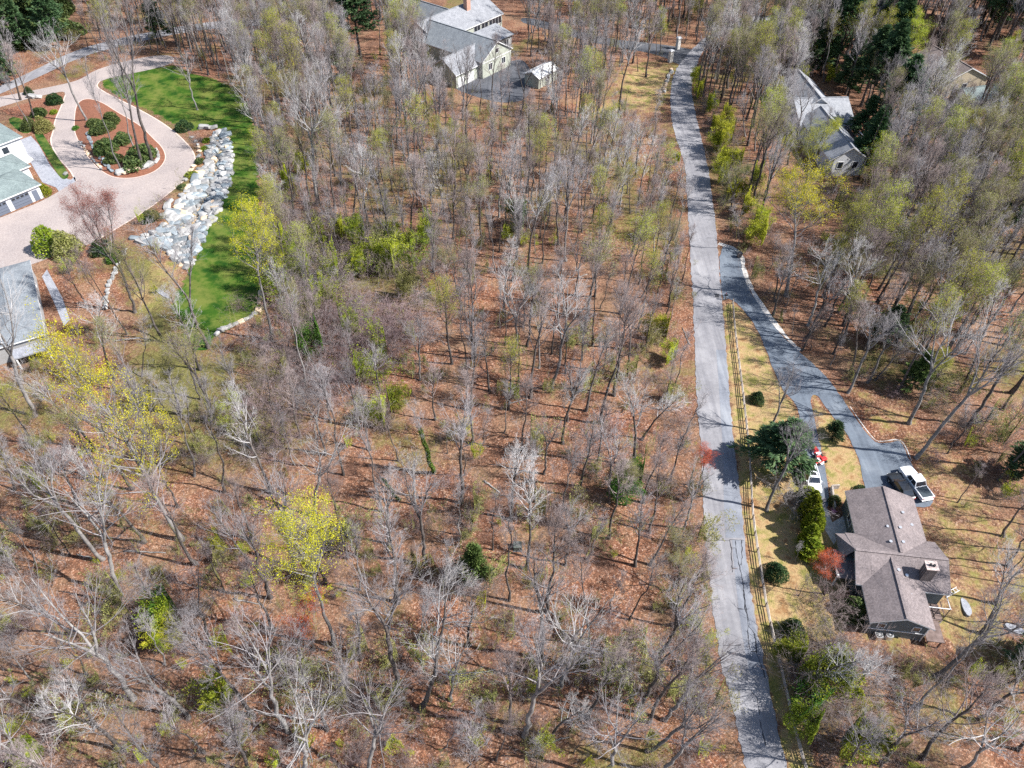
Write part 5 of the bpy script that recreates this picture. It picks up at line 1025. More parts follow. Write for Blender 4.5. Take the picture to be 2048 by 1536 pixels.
TREES = """890,215,893,80 sl;925,240,930,90 fo;960,225,965,85 sl;985,215,990,70 st;1015,230,1022,80 sl;1040,235,1050,90 fo;1075,230,1085,100 sl;1000,260,1005,130 st;1590,290,1605,170 fo;1610,320,1628,200 sl;1640,330,1660,215 sl;1575,250,1590,140 st;41,200,5,45 st;70,236,15,90 st;174,244,80,50 sp;243,343,165,110 sl;284,337,215,60 st;270,300,225,100 sl;307,328,238,-20 fo;395,220,355,105 sp;441,140,405,-30 st;475,154,450,5 st;504,164,480,65 fo;634,408,612,135 sp;560,250,530,110 sp;302,100,296,-40 sl;176,97,158,10 sl;417,695,335,430 fo;70,832,-40,560 sp;450,985,400,735 sl;284,753,280,630 sl;543,822,520,690 sl;595,818,570,680 sl;241,1190,175,955 sp;267,1398,115,1170 sp;377,1436,225,1290 fo;244,1502,115,1365 le;85,1545,-30,1440 sp;66,1370,-25,1255 sl;70,1127,5,1035 sl;176,1350,85,1235 sl;438,1400,395,1310 sl;548,1260,490,1125 st;541,1195,450,985 fo;448,1181,405,1075 sl;576,1462,488,1280 sp;633,1391,585,1280 fo;654,1460,650,1345 fo;607,1548,600,1400 sp;795,1382,748,1115 fo;833,1290,861,1175 sl;856,1284,855,1175 sl;840,1419,935,1190 le;851,1129,830,935 fo;736,1545,770,1400 sp;921,1068,925,955 sl;985,1100,1001,985 sl;1018,1201,1025,1000 sl;1024,1447,1018,1305 st;1050,1471,1120,1230 fo;1083,1321,1085,1110 fo;1120,1373,1170,1200 sp;1104,1474,1150,1395 le;1175,1436,1245,1300 st;1259,1239,1312,1105 sl;1174,1119,1205,1025 sl;1270,1132,1290,995 st;1280,1412,1345,1235 fo;1298,1443,1390,1285 st;1294,1502,1420,1385 fo;992,1520,1020,1425 sl;973,1488,955,1410 sl;881,1502,921,1440 sl;1078,1545,1078,1480 sl;1147,1506,1168,1460 sl;1217,1223,1250,1150 sl;950,716,933,500 st;1029,719,1032,540 sp;1103,780,1150,555 sp;1134,842,1158,720 fo;1172,822,1227,655 st;1203,846,1261,605 st;1283,880,1364,770 le;1278,842,1300,740 sl;1244,825,1262,760 sl;1218,1005,1227,845 fo;1287,1005,1329,870 st;1088,948,1100,835 fo;1008,866,1010,755 sl;943,888,931,745 st;923,1005,919,800 fo;960,904,980,810 sl;895,907,890,840 sl;1071,1005,1066,870 sl;830,1010,817,910 sp;628,1035,650,860 sp;1189,593,1203,465 st;1200,617,1234,520 sl;1247,545,1275,465 sl;1282,596,1322,510 st;1329,647,1350,485 sl;1340,640,1352,560 sl;868,545,866,430 st;827,284,844,100 fo;841,219,850,90 sl;873,301,875,145 st;933,308,943,105 st;905,219,898,100 sl;977,290,998,180 fo;750,290,740,135 st;769,260,762,140 sl;706,437,712,270 st;803,430,810,330 sl;824,468,827,315 st;866,506,870,375 fo;907,478,905,345 st;998,434,1001,295 sp;1054,386,1063,185 st;1042,376,1040,230 sl;1117,489,1121,315 fo;1070,506,1066,420 sl;1150,490,1190,390 sl;1196,516,1244,385 fo;1261,513,1312,355 st;1240,410,1258,300 sn;1295,475,1330,380 sl;1138,314,1141,220 sl;1182,287,1190,145 fo;1189,270,1200,165 sl;1213,267,1228,180 sl;1232,300,1248,200 sl;1162,227,1168,75 st;1150,198,1152,100 sl;1102,225,1107,55 st;1292,154,1306,5 st;1276,143,1272,45 sl;1257,133,1268,60 sl;1245,111,1252,20 sl;1304,290,1322,175 sl;1312,111,1318,20 sl;1428,157,1462,10 sp;1450,157,1482,30 fo;1423,253,1434,180 sl;1491,273,1475,190 fo;1509,277,1560,200 le;1635,140,1655,35 st;1695,195,1724,30 st;1526,424,1552,295 fo;1478,500,1464,405 sl;1539,541,1553,465 sl;1546,630,1584,485 st;1550,603,1570,490 st;1570,613,1602,525 sl;1616,651,1660,485 sp;1608,682,1690,535 fo;1603,702,1656,610 st;1585,666,1594,610 sl;1621,700,1640,630 sl;1661,729,1690,665 sl;1700,743,1730,605 st;1734,765,1785,635 fo;1751,760,1830,670 st;1792,610,1865,465 fo;1818,847,1920,610 sp;1832,916,2010,670 fo;1903,888,1965,800 fo;1895,907,1940,825 sl;1997,883,2055,800 st;1915,1005,1965,930 sl;1539,866,1592,735 fo;1533,1022,1605,850 fo;2006,1073,2085,955 st;2014,1133,2085,1030 st;2018,1146,2100,1050 sl;1990,1207,2075,1090 st;1868,1352,2040,1180 fo;1700,1401,1775,1290 le;1592,1384,1700,1290 le;1843,1516,1990,1350 st;1597,1192,1622,1150 sl;1592,1125,1605,1085 sl;1310,1330,1400,1170 fo;1330,1440,1440,1290 fo;1345,1250,1415,1110 st;1300,1130,1380,1010 st;1320,1550,1430,1420 fo;1210,1550,1270,1420 sp;1955,1440,2090,1330 fo;1760,1530,1860,1400 fo;1680,1545,1740,1440 st;1920,1545,2020,1440 sp;2035,1500,2110,1400 st;500,1545,470,1410 st;320,1548,260,1420 fo;1700,560,1745,420 fo;1760,520,1815,380 st;1840,570,1905,410 fo;1900,650,1970,500 sp;1960,760,2040,610 fo;1870,760,1935,640 st;1980,560,2050,420 st;1890,480,1945,330 fo;1800,430,1850,300 st;1950,400,2005,270 fo;1730,450,1765,330 sl;1850,340,1890,210 st;2010,330,2060,210 st;1770,250,1800,110 fo;1830,210,1865,80 st;1575,330,1600,220 fo;1560,280,1580,170 sl;1520,350,1545,240 sl;1600,240,1615,130 sl;1910,300,1950,170 st;1980,260,2025,130 fo;680,300,665,160 fo;700,220,690,90 st;660,200,645,60 st;720,350,712,230 sl;600,300,585,170 st;640,130,628,0 st;540,130,520,0 fo;760,110,755,0 st;770,420,766,320 sl;790,340,786,220 fo;520,95,505,-30 st;1030,330,1032,240 sl;960,400,962,290 fo;1090,300,1095,180 sl;1180,400,1195,300 sl;1150,590,1165,480 fo;1020,600,1022,500 sl;760,800,745,690 fo;700,760,685,640 sl;660,840,640,730 fo;840,760,835,640 fo;870,840,862,730 st;740,900,722,790 st;590,930,560,810 sl;500,1080,465,960 st;780,1090,768,960 fo;720,1180,700,1050 sl;900,1200,895,1090 sl;940,1290,942,1170 st;1130,1130,1150,1010 fo;1190,930,1215,810 st;1340,960,1385,850 st;1350,770,1385,660 sl;1360,880,1410,780 sl;1365,560,1392,450 sl;1320,400,1345,300 sl;160,1010,100,890 fo;110,960,40,850 sl;30,980,-20,870 st;140,1110,75,1000 sl;330,1250,270,1130 st;420,1290,370,1170 fo;330,1330,270,1230 sl;190,1450,110,1340 st;520,1340,470,1230 sl;700,1400,680,1280 fo;720,1320,700,1210 st;900,1400,905,1290 sp;1210,1370,1260,1250 sl"""
KK = dict(st="straight", fo="forked", sp="spreading", sl="slender", le="leaning", sn="snag"); NV = dict(straight=4, forked=4, spreading=3, slender=3, leaning=2, snag=1)
occupied = []
for e in TREES.split(';'):
    c, k = e.split(); bx, by, tx, ty = map(float, c.split(',')); k = KK[k]; kind = f"{k}{rnd.randrange(NV[k])}"
    o = bare_tree(kind, (bx, by), (tx, ty)); occupied.append((o.location.x, o.location.y))
    SPECIAL = {(634, 408): "largest pale-limbed bare tree, standing alone right of the lawn", (1240, 410): "bleached half-dead snag with level limbs in the upper wood", (395, 220): "bare spreading tree on the upper lawn above the swale"}
    if (bx, by) in SPECIAL: tag(o, SPECIAL[(bx, by)], "tree", "bare trees standing in the wood and gardens")
    else: later(o, "bare tree", LOOK[k], "tree", "bare trees standing in the wood and gardens")

# --- trees in young leaf
LT = [("tulip", 'lf_yellow', (365, 1080), (105, 670), "tall tulip tree hung with sparse yellow-green leaves, leaning left at lower left", .72),
      ("round", 'lf_yellow', (668, 1290), (595, 1025), "tree with bright yellow-green round crown at lower left of the wood", .80),
      ("round", 'lf_yellow', (543, 681), (495, 415), "yellow-leaved tree at the right edge of the lawn above its boulders", .85),
      ("round", 'lf_yellow', (1572, 592), (1606, 350), "brightest broad yellow tree right of the road above the driveway", 1.15),
      ("maple2", 'lf_lime', (1605, 400), (1625, 250), "yellow-green tree in front of the tree-hidden grey house", 1.3),
      ("maple", 'lf_lime', (1800, 190), (1832, 25), "pale yellow-green tree between the two houses at upper right", 1.4),
      ("maple2", 'lf_olive', (1760, 170), (1780, 50), "duller olive-leaved tree left of the pale yellow-green one at upper right", 1.3),
      ("maple", 'lf_yellow', (2015, 165), (2035, 65), "small yellow tree at the far upper right edge", .9),
      ("budding2", 'lf_yellow', (1745, 390), (1775, 290), "thin yellow-budding tree right of the tree-hidden grey house", 1.0),
      ("maple", 'lf_olive', (1900, 330), (1925, 215), "olive-leaved tree in front of the far brown house", 1.0),
      ("budding", 'lf_red', (1400, 975), (1412, 895), "small red-budding tree overhanging the left edge of the road", 1.3),
      ("budding2", 'lf_red', (628, 1300), (600, 1205), "red-budding small tree beside the round-crowned yellow tree", 1.3),
      ("budding", 'lf_red', (1648, 1188), (1660, 1110), "bright red bushy maple against the west wall of the brown-roofed house", 1.25),
      ("budding2", 'lf_pink', (1935, 450), (1950, 395), "pinkish-red flowering tree at the right among grey trees", 1.4),
      ("budding", 'lf_pink', (1990, 640), (2015, 570), "pink-budding tree near the right edge above the driveway", 1.3),
      ("maple", 'lf_orange', (822, 72), (822, 36), "small orange-leaved tree left of the grey-roofed house", 1.2),
      ("budding", 'lf_rust', (800, 40), (795, -10), "dull red tree beside the orange one at the grey-roofed house", 1.4),
      ("maple2", 'lf_rust', (270, 625), (180, 385), "oak keeping rust-pink leaves between paved drive and lawn", .85),
      ("maple", 'lf_lime', (1320, 105), (1325, 15), "light green tree behind the gate pillars", 1.0),
      ("budding2", 'lf_yellow', (1160, 90), (1162, 5), "yellow-topped tree right of the pale shed", 1.0),
      ("budding", 'lf_lime', (1240, 80), (1243, 0), "light green budding tree above the side drive with pillars", 1.2),
      ("maple2", 'lf_olive', (1378, 60), (1385, -10), "olive-green tree behind the top of the road", 1.1),
      ("budding2", 'lf_olive', (700, 60), (700, -40), "olive-budding tree left of the tall green pine at the top", 1.2),
      ("budding", 'lf_lime', (1860, 790), (1890, 700), "lime-budding tree right of the driveway's uphill bank", 1.1),
      ("budding", 'lf_olive', (1250, 1010), (1262, 930), "olive-budding small tree left of the road above mid-wood", 1.4),
      ("budding2", 'lf_olive', (1340, 1180), (1370, 1090), "olive-budding small tree close to the left edge of the road", 1.3),
      ("budding", 'lf_olive', (360, 830), (335, 720), "olive-budding small tree on the rough grass below the lawn", 1.3),
      ("budding2", 'lf_olive', (1980, 420), (2012, 320), "olive-leaved tree below the far brown house near the right edge", 1.3),
      ("maple2", 'lf_olive', (1460, 420), (1475, 330), "olive-green roadside tree across from the middle wood", 1.2),
      ("budding2", 'lf_lime', (470, 870), (455, 800), "lime-budding sapling tree at the thicket's left side", 1.3)]
for k, m, b, t, l, w_ in LT:
    o = leafy_tree(k, m, b, t, l, w_); occupied.append((o.location.x, o.location.y))
# --- conifers and evergreens
CON = [("white_pine", ('bark', 'needle'), 1548, 936, .8, "bushy white pine at the edge of the side drive"), ("tall_pine", ('bark', 'needle'), 722, 120, .95, "tall green pine left of the grey-roofed house"), ("white_pine2", ('bark', 'needle'), 690, 160, .7, "smaller pine in front of the tall green one at top"),
       ("white_pine", ('bark', 'needle'), 325, 85, .62, "dark green pine beside the side road at upper left"), ("tall_pine", ('bark', 'needle'), 1640, 110, .8, "dark tall pine left of centre in the upper right evergreens"), ("tall_pine", ('bark', 'needle'), 1600, 90, .75, "dark pine just right of the road top"), ("white_pine2", ('bark', 'needle'), 1690, 190, .8, "dark pine behind the tree-hidden grey house"),
       ("tall_pine", ('bark', 'needle'), 1745, 230, .8, "dark tall pine right of the tree-hidden grey house"), ("white_pine2", ('bark', 'needle'), 1715, 290, .7, "dark bushy pine in the shade right of the grey house porch"), ("tall_pine", ('bark', 'needle'), 1990, 80, 1.0, "darkest tall pine in the upper right corner, left of two"), ("tall_pine", ('bark', 'needle'), 2035, 110, 1.0, "dark tall pine at the very upper right corner"),
       ("white_pine2", ('bark', 'needle'), 1535, 105, .6, "dark green bushy pine right of the road's top bend"), ("white_pine", ('bark', 'needle'), 1990, 470, .72, "dark pine near the right edge beside the pink-flowering tree"), ("white_pine2", ('bark', 'needle_pale'), 1960, 330, .6, "pale green pine below the far brown house"), ("white_pine2", ('bark', 'needle'), 2060, 1330, .6, "green pine cut by the right edge below the yard"),
       ("young_pine", ('bark', 'needle_pale'), 950, 1165, 1.15, "small young pine in the wood left of the utility box"), ("tall_pine", ('bark', 'needle'), 1700, 60, .9, "dark pine behind the upper right evergreens, near the far road"), ("white_pine", ('bark', 'needle'), 1770, 690, .55, "bushy green pine uphill of the driveway bend"), ("white_pine2", ('bark', 'needle_pale'), 1820, 780, .5, "lighter bushy pine right of the driveway bank"), ("white_pine", ('bark', 'needle'), 2035, 960, .55, "dark pine at the right edge above the yard"),
       ("tall_pine", ('bark', 'needle'), 1665, 150, .85, "dark pine just above the tree-hidden grey house"), ("white_pine", ('bark', 'needle'), 1720, 130, .85, "broad dark pine amid the upper right evergreens"), ("tall_pine", ('bark', 'needle'), 1760, 180, .85, "tall dark pine right of the evergreens' middle"), ("white_pine2", ('bark', 'needle'), 1610, 130, .7, "dark low pine left of the tree-hidden grey house's back gable"), ("white_pine", ('bark', 'needle'), 1735, 330, .7, "dark pine right of the grey house's small lawn"), ("tall_pine", ('bark', 'needle'), 1570, 60, .8, "dark pine between the road top and the far road"), ("tall_pine", ('bark', 'needle'), 1960, 50, .95, "tall dark pine at the top right, left of the corner pair"), ("white_pine", ('bark', 'needle'), 2010, 420, .75, "broad dark pine at the right edge above the pink-flowering tree"),
       ("white_pine2", ('bark', 'needle_pale'), 1475, 150, .5, "light green pine right of the road's upper bend"),
       ("white_pine2", ('bark', 'needle'), 60, 100, .8, "dark pine left of the upper left corner's brown slope"), ("white_pine", ('bark', 'needle'), 120, 70, .8, "dark pine at the upper left corner, right of another"), ("white_pine2", ('bark', 'needle'), 20, 165, .6, "dark low pine above the paved drive at the left edge"), ("white_pine", ('bark', 'needle'), 1480, 110, .5, "small dark pine just beyond the gate pillars across the road")]
for k, m, x, y, s_, l in CON:
    o = shrub(k, m, x, y, s_ * (1.35 if k != "young_pine" and y != 936 else 1), "pine_tree", l, "pine", sz=.68 * s_ if y == 936 else s_ * (1.0 if y > 600 else 1.2))
    if y == 936: o.scale.x = o.scale.y = 1.25; occupied.append((o.location.x, o.location.y))
for i, (x, y, h_) in enumerate([(1612, 1004, .45), (1612, 1024, .62), (1611, 1045, .74), (1613, 1068, .78), (1611, 1092, .7), (1609, 1114, .55)]):
    shrub("cypress", ('bark', 'lf_gold'), x + (i % 2) * 4, y, rnd.uniform(.72, .98), "arborvitae", f"golden-green arborvitae, {['first', 'second', 'third', 'fourth', 'fifth', 'sixth'][i]} from the top of the hedge row along the side drive", "hedge tree", h_)
shrub("cone", ('bark', 'lf_dark'), 1550, 1150, 1.0, "evergreen_shrub", "dark conical evergreen nearest the bend of the fence", "shrub"); shrub("cone", ('bark', 'lf_dark'), 1582, 1268, 1.05, "evergreen_shrub", "dark evergreen shrub on the verge, lower of the two by the fence", "shrub")
shrub("rounded", ('bark', 'lf_rhodo'), 1706, 1228, 1.2, "evergreen_shrub", "rounded green shrub at the south-west corner of the brown-roofed house", "shrub"); shrub("cone", ('bark', 'lf_dark'), 1512, 803, .85, "evergreen_shrub", "small dark evergreen on the verge beside the fence's upper part", "shrub")
shrub("spruce", ('bark', 'needle'), 1667, 874, 1.1, "small_spruce", "small dark spruce on the grass between the two drives", "spruce"); shrub("rounded", ('bark', 'lf_rhodo'), 1668, 1005, .55, "evergreen_shrub", "small round shrub inside the timber retaining wall", "shrub"); shrub("lowshrub", ('bark', 'lf_dark'), 1717, 982, 1.0, "evergreen_shrub", "low dark shrub at the garage corner by the driveway", "shrub")
for x, y, s_, l in [(205, 262, 1.25, "rhododendron at the narrow upper end of the planted island"), (225, 245, 1.0, "grey-green rhododendron highest up in the planted island"), (215, 300, 1.2, "rhododendron in the left middle of the planted island"), (245, 285, 1.1, "rhododendron in the middle of the planted island"), (228, 322, .95, "small rhododendron near the island's lower left stones"), (282, 322, 1.75, "largest bright green rhododendron at the island's right tip"), (190, 250, .8, "small shrub by the pale trunk at the island's left")]:
    p = at(x, y, .6); shrub(rnd.choice(("rhodo", "rhodo2", "rhodo3")), ('bark', 'lf_rhodo'), Vector((p.x, p.y, isl_z(p.x, p.y) - .05)), 0, s_, "rhododendron", l, "shrub")
for k, m, x, y, s_, l in [("rounded", 'lf_rhodo', 60, 258, 1.3, "weeping grey-green shrub beside the white house's upper roof"), ("rounded", 'lf_olive', 90, 262, 1.35, "white-flowering round shrub right of the weeping one by the white house"), ("rhodo", 'lf_rhodo', 80, 232, .9, "dark shrub in the mulch bed behind the white-flowering one"), ("rhodo", 'lf_dark', 112, 205, .9, "dark shrub at the upper tip of the mulch bed"), ("lowshrub", 'lf_gold', 108, 226, 1.3, "low yellow-green shrub at the mulch bed's right edge"), ("rounded", 'lf_dark', 58, 188, .8, "dark round shrub beside the white boulders at the left"), ("rounded", 'lf_gold', 92, 388, 1.0, "yellow-green shrub at the corner of the white house's garage"), ("rhodo", 'lf_dark', 368, 258, 1.0, "dark low evergreen at the bend of the paved loop by the lawn"),
                         ("lowshrub", 'lf_gold', 413, 283, 1.3, "clipped green shrub at the top of the swale"), ("lowshrub", 'lf_gold', 411, 300, 1.3, "second clipped shrub down the swale's left rim"), ("lowshrub", 'lf_rhodo', 399, 325, 1.4, "clipped shrub at the middle of the swale's left rim"), ("lowshrub", 'lf_gold', 384, 352, 1.4, "clipped shrub low on the swale's left rim"), ("lowshrub", 'lf_rhodo', 366, 376, 1.2, "lowest clipped shrub on the swale's left rim"), ("rhodo", 'lf_dark', 300, 440, .9, "dark shrub left of the lower swale near the paved drive"), ("rounded", 'lf_gold', 105, 500, 2.1, "large olive-green arborvitae at the paved drive's lower corner"), ("rounded", 'lf_olive', 140, 510, 1.9, "brownish evergreen right of the arborvitae at the paved drive"), ("lowshrub", 'lf_green', 152, 258, 1.2, "low green groundcover at the island's left edge"), ("rhodo", 'lf_dark', 205, 505, 1.0, "dark shrub beneath the rust-leaved oak's crown"), ("rhodo", 'lf_green', 232, 520, .9, "green shrub right of the paved drive beneath the oak")]:
    shrub(k, ('bark', m), x, y, s_, "garden_shrub", l, "shrub")
# --- the dark evergreen stand and the corner groups
k_ = 0; spots_ = []
for poly, n_, where in ((EVER[0], 12, "evergreen stand behind the tree-hidden house"), (EVER[1], 6, "upper right corner group"), (EVER[2], 8, "upper left corner group")):
    xs, ys = [p[0] for p in poly], [p[1] for p in poly]; c_ = 0; t_ = 0; got = []
    while c_ < n_ and t_ < 400:
        t_ += 1; x, y = rnd.uniform(min(xs), max(xs)), rnd.uniform(min(ys) + 60, max(ys) + 25)
        if y < -20 or not bool(inside(poly, np.array([x]), np.array([min(y, max(ys) - 8)]))[0]): continue
        w_ = on_ground(x, y)
        if any((w_.x - a.x) ** 2 + (w_.y - a.y) ** 2 < 25 for a, *_ in spots_) or any(bool(inside(h, np.array([w_.x]), np.array([w_.y]))[0]) for h in houses_w): continue
        spots_.append((w_,)); got.append((x, y)); c_ += 1
    got.sort()
    for i, (x, y) in enumerate(got):
        o = shrub(rnd.choice(("white_pine", "white_pine2", "tall_pine")), ('bark', 'needle'), x, y, rnd.uniform(1.0, 1.3), "pine_tree", f"dark green pine, {ORD[i].strip() or 'first'} from the left in the {where}", "pine", rnd.uniform(.85, 1.15)); occupied.append((o.location.x, o.location.y))
for i, (x, y, s_) in enumerate(sorted([(10, 60, 2.6), (50, 50, 2.8), (95, 55, 2.6), (130, 75, 2.2), (30, 95, 2.2), (75, 85, 2.4), (15, 25, 2.6), (70, 20, 2.8), (120, 30, 2.6)], key=lambda e: -e[1])):
    shrub(rnd.choice(("rhodo", "rhodo3", "rhodo2")), ('bark', 'lf_rhodo'), x, y, s_, "rhododendron", f"big dark rhododendron, {ORD[i].strip() or 'first'} in the upper left corner mass, counted nearest first", "shrub", s_ * 1.25)
# --- wild shrubs
def wild(kinds, mats, spots, name, kind, look, group):
    for x, y, s_ in spots:
        o = shrub(rnd.choice(kinds), mats if not callable(mats) else mats(), x, y, s_ * rnd.uniform(1.05, 1.35) * (1.2 if 'leafy' in look or 'yellow' in look else 1), name); later(o, kind, look, "shrub", group)
SP = [f"spring{i}" for i in range(3)]; LB = ["leafbush0", "leafbush1"]; BR = [f"bramble{i}" for i in range(3)]
wild(LB, ('twig_brown', 'lf_lime'), [(1398, 172, 1.0), (1404, 195, 1.0), (1410, 228, 1.0), (1420, 262, 1.0), (1432, 300, 1.2), (1440, 335, 1.3), (1452, 365, 1.2), (1465, 395, 1.1), (1478, 440, 1.2), (1500, 470, 1.3), (1520, 490, 1.2), (1460, 300, 1.2), (1480, 340, 1.2), (1440, 250, 1.0), (1500, 390, 1.2), (1355, 324, .6), (1620, 150, 1.2), (1650, 165, 1.2), (1590, 175, 1.0), (1330, 690, 1.2), (1350, 720, .9), (1400, 40, 1.2)], "leafing_shrub", "roadside shrub", "yellow-green", "yellow-green shrubs beside the road")
wild(LB, lambda: ('twig_brown', rnd.choice(('lf_gold', 'lf_gold', 'lf_green', 'lf_lime'))), [(690, 470, 1.1), (600, 350, 1.2), (570, 390, 1.1), (560, 330, 1.0), (645, 705, 1.3), (1045, 465, 1.3), (1010, 480, .9), (770, 860, 1.1), (780, 820, 1.0), (360, 1225, 1.3), (370, 1255, 1.4), (380, 1290, 1.2), (95, 1500, 1.1), (480, 1400, 1.2), (1280, 975, 1.1), (1240, 985, 1.2), (1650, 1350, 1.3), (1640, 1420, 1.3), (1680, 1480, 1.4), (1620, 1460, 1.0), (1590, 1340, 1.0), (560, 540, 1.2), (550, 580, 1.2), (570, 500, 1.2)], "green_shrub", "wild shrub", "leafy green", "green shrubs in the wood")
wild(LB, lambda: ('twig_brown', rnd.choice(('lf_gold', 'lf_gold', 'lf_lime', 'lf_olive'))), [(735, 500, 1.5), (770, 490, 1.6), (800, 505, 1.5), (850, 480, 1.2), (760, 530, 1.6), (790, 560, 1.6), (810, 590, 1.3), (740, 545, 1.3)], "lime_shrub", "thicket shrub", "bright lime", "lime shrubs in the thicket")
wild(SP, ('twig_brown', 'lf_gold'), [(655, 520, 1.3), (680, 580, 1.3), (620, 570, 1.3), (710, 560, 1.2), (650, 620, 1.3), (600, 530, 1.2), (830, 560, 1.2), (690, 690, 1.2), (780, 740, 1.2), (720, 770, 1.2), (640, 650, 1.2), (585, 610, 1.2), (560, 560, 1.2), (870, 500, 1.1)], "lime_shrub", "budding thicket shrub", "yellowish", "yellowish shrubs in the thicket")
wild(SP, ('twig_brown', 'lf_olive'), [(1100, 440, 1), (950, 560, 1), (1060, 600, 1), (1130, 700, 1), (1160, 680, 1), (1290, 700, 1.1), (1270, 760, 1.1), (1330, 800, 1), (1220, 740, 1), (1180, 780, 1), (1060, 900, 1), (1090, 1040, 1), (1140, 1060, .9), (1180, 1090, 1), (950, 1040, .9), (980, 1180, .9), (930, 1180, .9), (1200, 1340, 1.2), (1240, 1370, 1.2), (1170, 1350, 1.1), (1280, 1310, 1.2), (1330, 1400, 1.1), (1270, 1380, 1.2), (900, 1370, 1), (850, 1350, 1.1), (800, 1330, 1), (740, 1310, 1.1), (700, 1420, 1.2), (770, 1440, 1.1), (260, 1210, 1.2), (270, 1240, 1.1), (120, 1090, 1.1), (40, 1140, 1.2), (180, 1090, 1), (160, 1440, 1.1), (580, 740, 1), (600, 600, 1.1), (620, 640, 1), (680, 560, 1.2), (640, 480, 1.1), (480, 820, 1), (520, 900, 1), (400, 920, 1), (330, 900, 1), (430, 850, 1), (280, 830, 1), (1500, 560, 1), (1680, 640, 1.1), (1640, 590, 1.1), (1740, 680, 1.1), (1790, 720, 1.1), (1840, 800, 1.1), (1730, 560, 1.1), (1830, 640, 1.1), (1930, 780, 1.2), (1960, 860, 1.1), (2000, 900, 1.1), (1700, 480, 1.1), (1660, 430, 1.1), (1560, 230, 1), (1520, 190, 1), (1250, 230, .9), (1190, 330, .9), (890, 330, .9), (980, 240, .9), (850, 250, 1), (780, 190, 1), (730, 230, 1), (1220, 160, 1), (1130, 150, 1), (620, 1350, 1.2), (570, 1330, 1.2), (660, 1110, 1.2), (690, 1090, 1.2), (640, 1160, 1), (440, 1130, 1), (1330, 560, .9), (1345, 610, .9), (1370, 1000, 1), (1390, 1090, 1), (1400, 1160, 1), (1400, 1330, 1), (1420, 1420, 1)], "budding_shrub", "budding shrub", "pale olive", "budding shrubs of the undergrowth")
wild(BR, lambda: (rnd.choice(('bramble', 'bramble', 'twig_brown', 'twig')),), [(640, 560, 1.3), (660, 590, 1.3), (700, 600, 1.2), (620, 520, 1.2), (600, 480, 1.1), (690, 520, 1.1), (720, 640, 1.4), (760, 650, 1.4), (800, 640, 1.3), (730, 690, 1.5), (770, 710, 1.5), (740, 740, 1.4), (700, 720, 1.3), (810, 690, 1.2), (840, 610, 1.2), (590, 680, 1.2), (570, 720, 1.2), (610, 760, 1.1), (560, 800, 1.2), (520, 780, 1.1), (620, 820, 1.2), (660, 780, 1.2), (690, 800, 1.1), (580, 870, 1.2), (540, 880, 1.1), (540, 330, 1.1), (560, 300, 1.1), (590, 330, 1.1), (580, 440, 1.2), (620, 430, 1.2), (660, 400, 1.1), (650, 460, 1.2), (700, 460, 1.1), (880, 560, 1.1), (900, 620, 1.1), (860, 680, 1.1), (1640, 1370, 1.3), (1660, 1330, 1.3), (1690, 1320, 1.2), (1620, 1330, 1.2), (1720, 1370, 1.1), (1655, 1225, 1.0), (1640, 1205, 1.0), (1690, 1150, 1.0), (1585, 1000, 1.1), (1595, 1030, 1.0), (925, 1490, .8), (650, 640, 1.5), (680, 660, 1.5), (710, 670, 1.6), (750, 690, 1.6), (790, 670, 1.5), (830, 650, 1.3), (720, 610, 1.4), (690, 640, 1.5), (640, 680, 1.4), (660, 720, 1.4), (610, 610, 1.4), (590, 560, 1.3), (630, 590, 1.3), (600, 640, 1.3), (670, 550, 1.3), (570, 640, 1.2), (560, 760, 1.3), (600, 790, 1.3), (640, 760, 1.3), (680, 760, 1.3), (540, 840, 1.3), (500, 840, 1.2), (500, 920, 1.2), (560, 920, 1.2), (480, 620, .9), (500, 690, 1.0), (540, 690, 1.0)], "bramble_thicket", "bramble thicket", "leafless mauve", "bramble thickets")
# ivy climbing a leaning trunk
for (b, t), l in ((((868, 945), (822, 800)), "ivy-clad leaning trunk left of mid-wood"), (((800, 1000), (722, 925)), "low ivy-covered trunk leaning far left beside the big pale crown")):
    o = bare_tree("slender1", b, t, "ivy_tree"); tag(o, l, "tree"); rg = np.random.default_rng(9); n = 1500; z = rg.uniform(0, 13, n); a = rg.uniform(0, 6.28, n); g = Geo(); tr_ = BARE["slender1"][2].V[0]; r_ = .22 + .12 * rg.random(n)
    cx = np.interp(z, tr_[::8, 2], tr_.reshape(-1, 8, 3).mean(1)[:, 0]); cy = np.interp(z, tr_[::8, 2], tr_.reshape(-1, 8, 3).mean(1)[:, 1]); g.leaves(np.stack([cx + r_ * np.cos(a), cy + r_ * np.sin(a), z], 1), .13, rg, .8); link("ivy", g.mesh("ivy", M['ivy']), o)

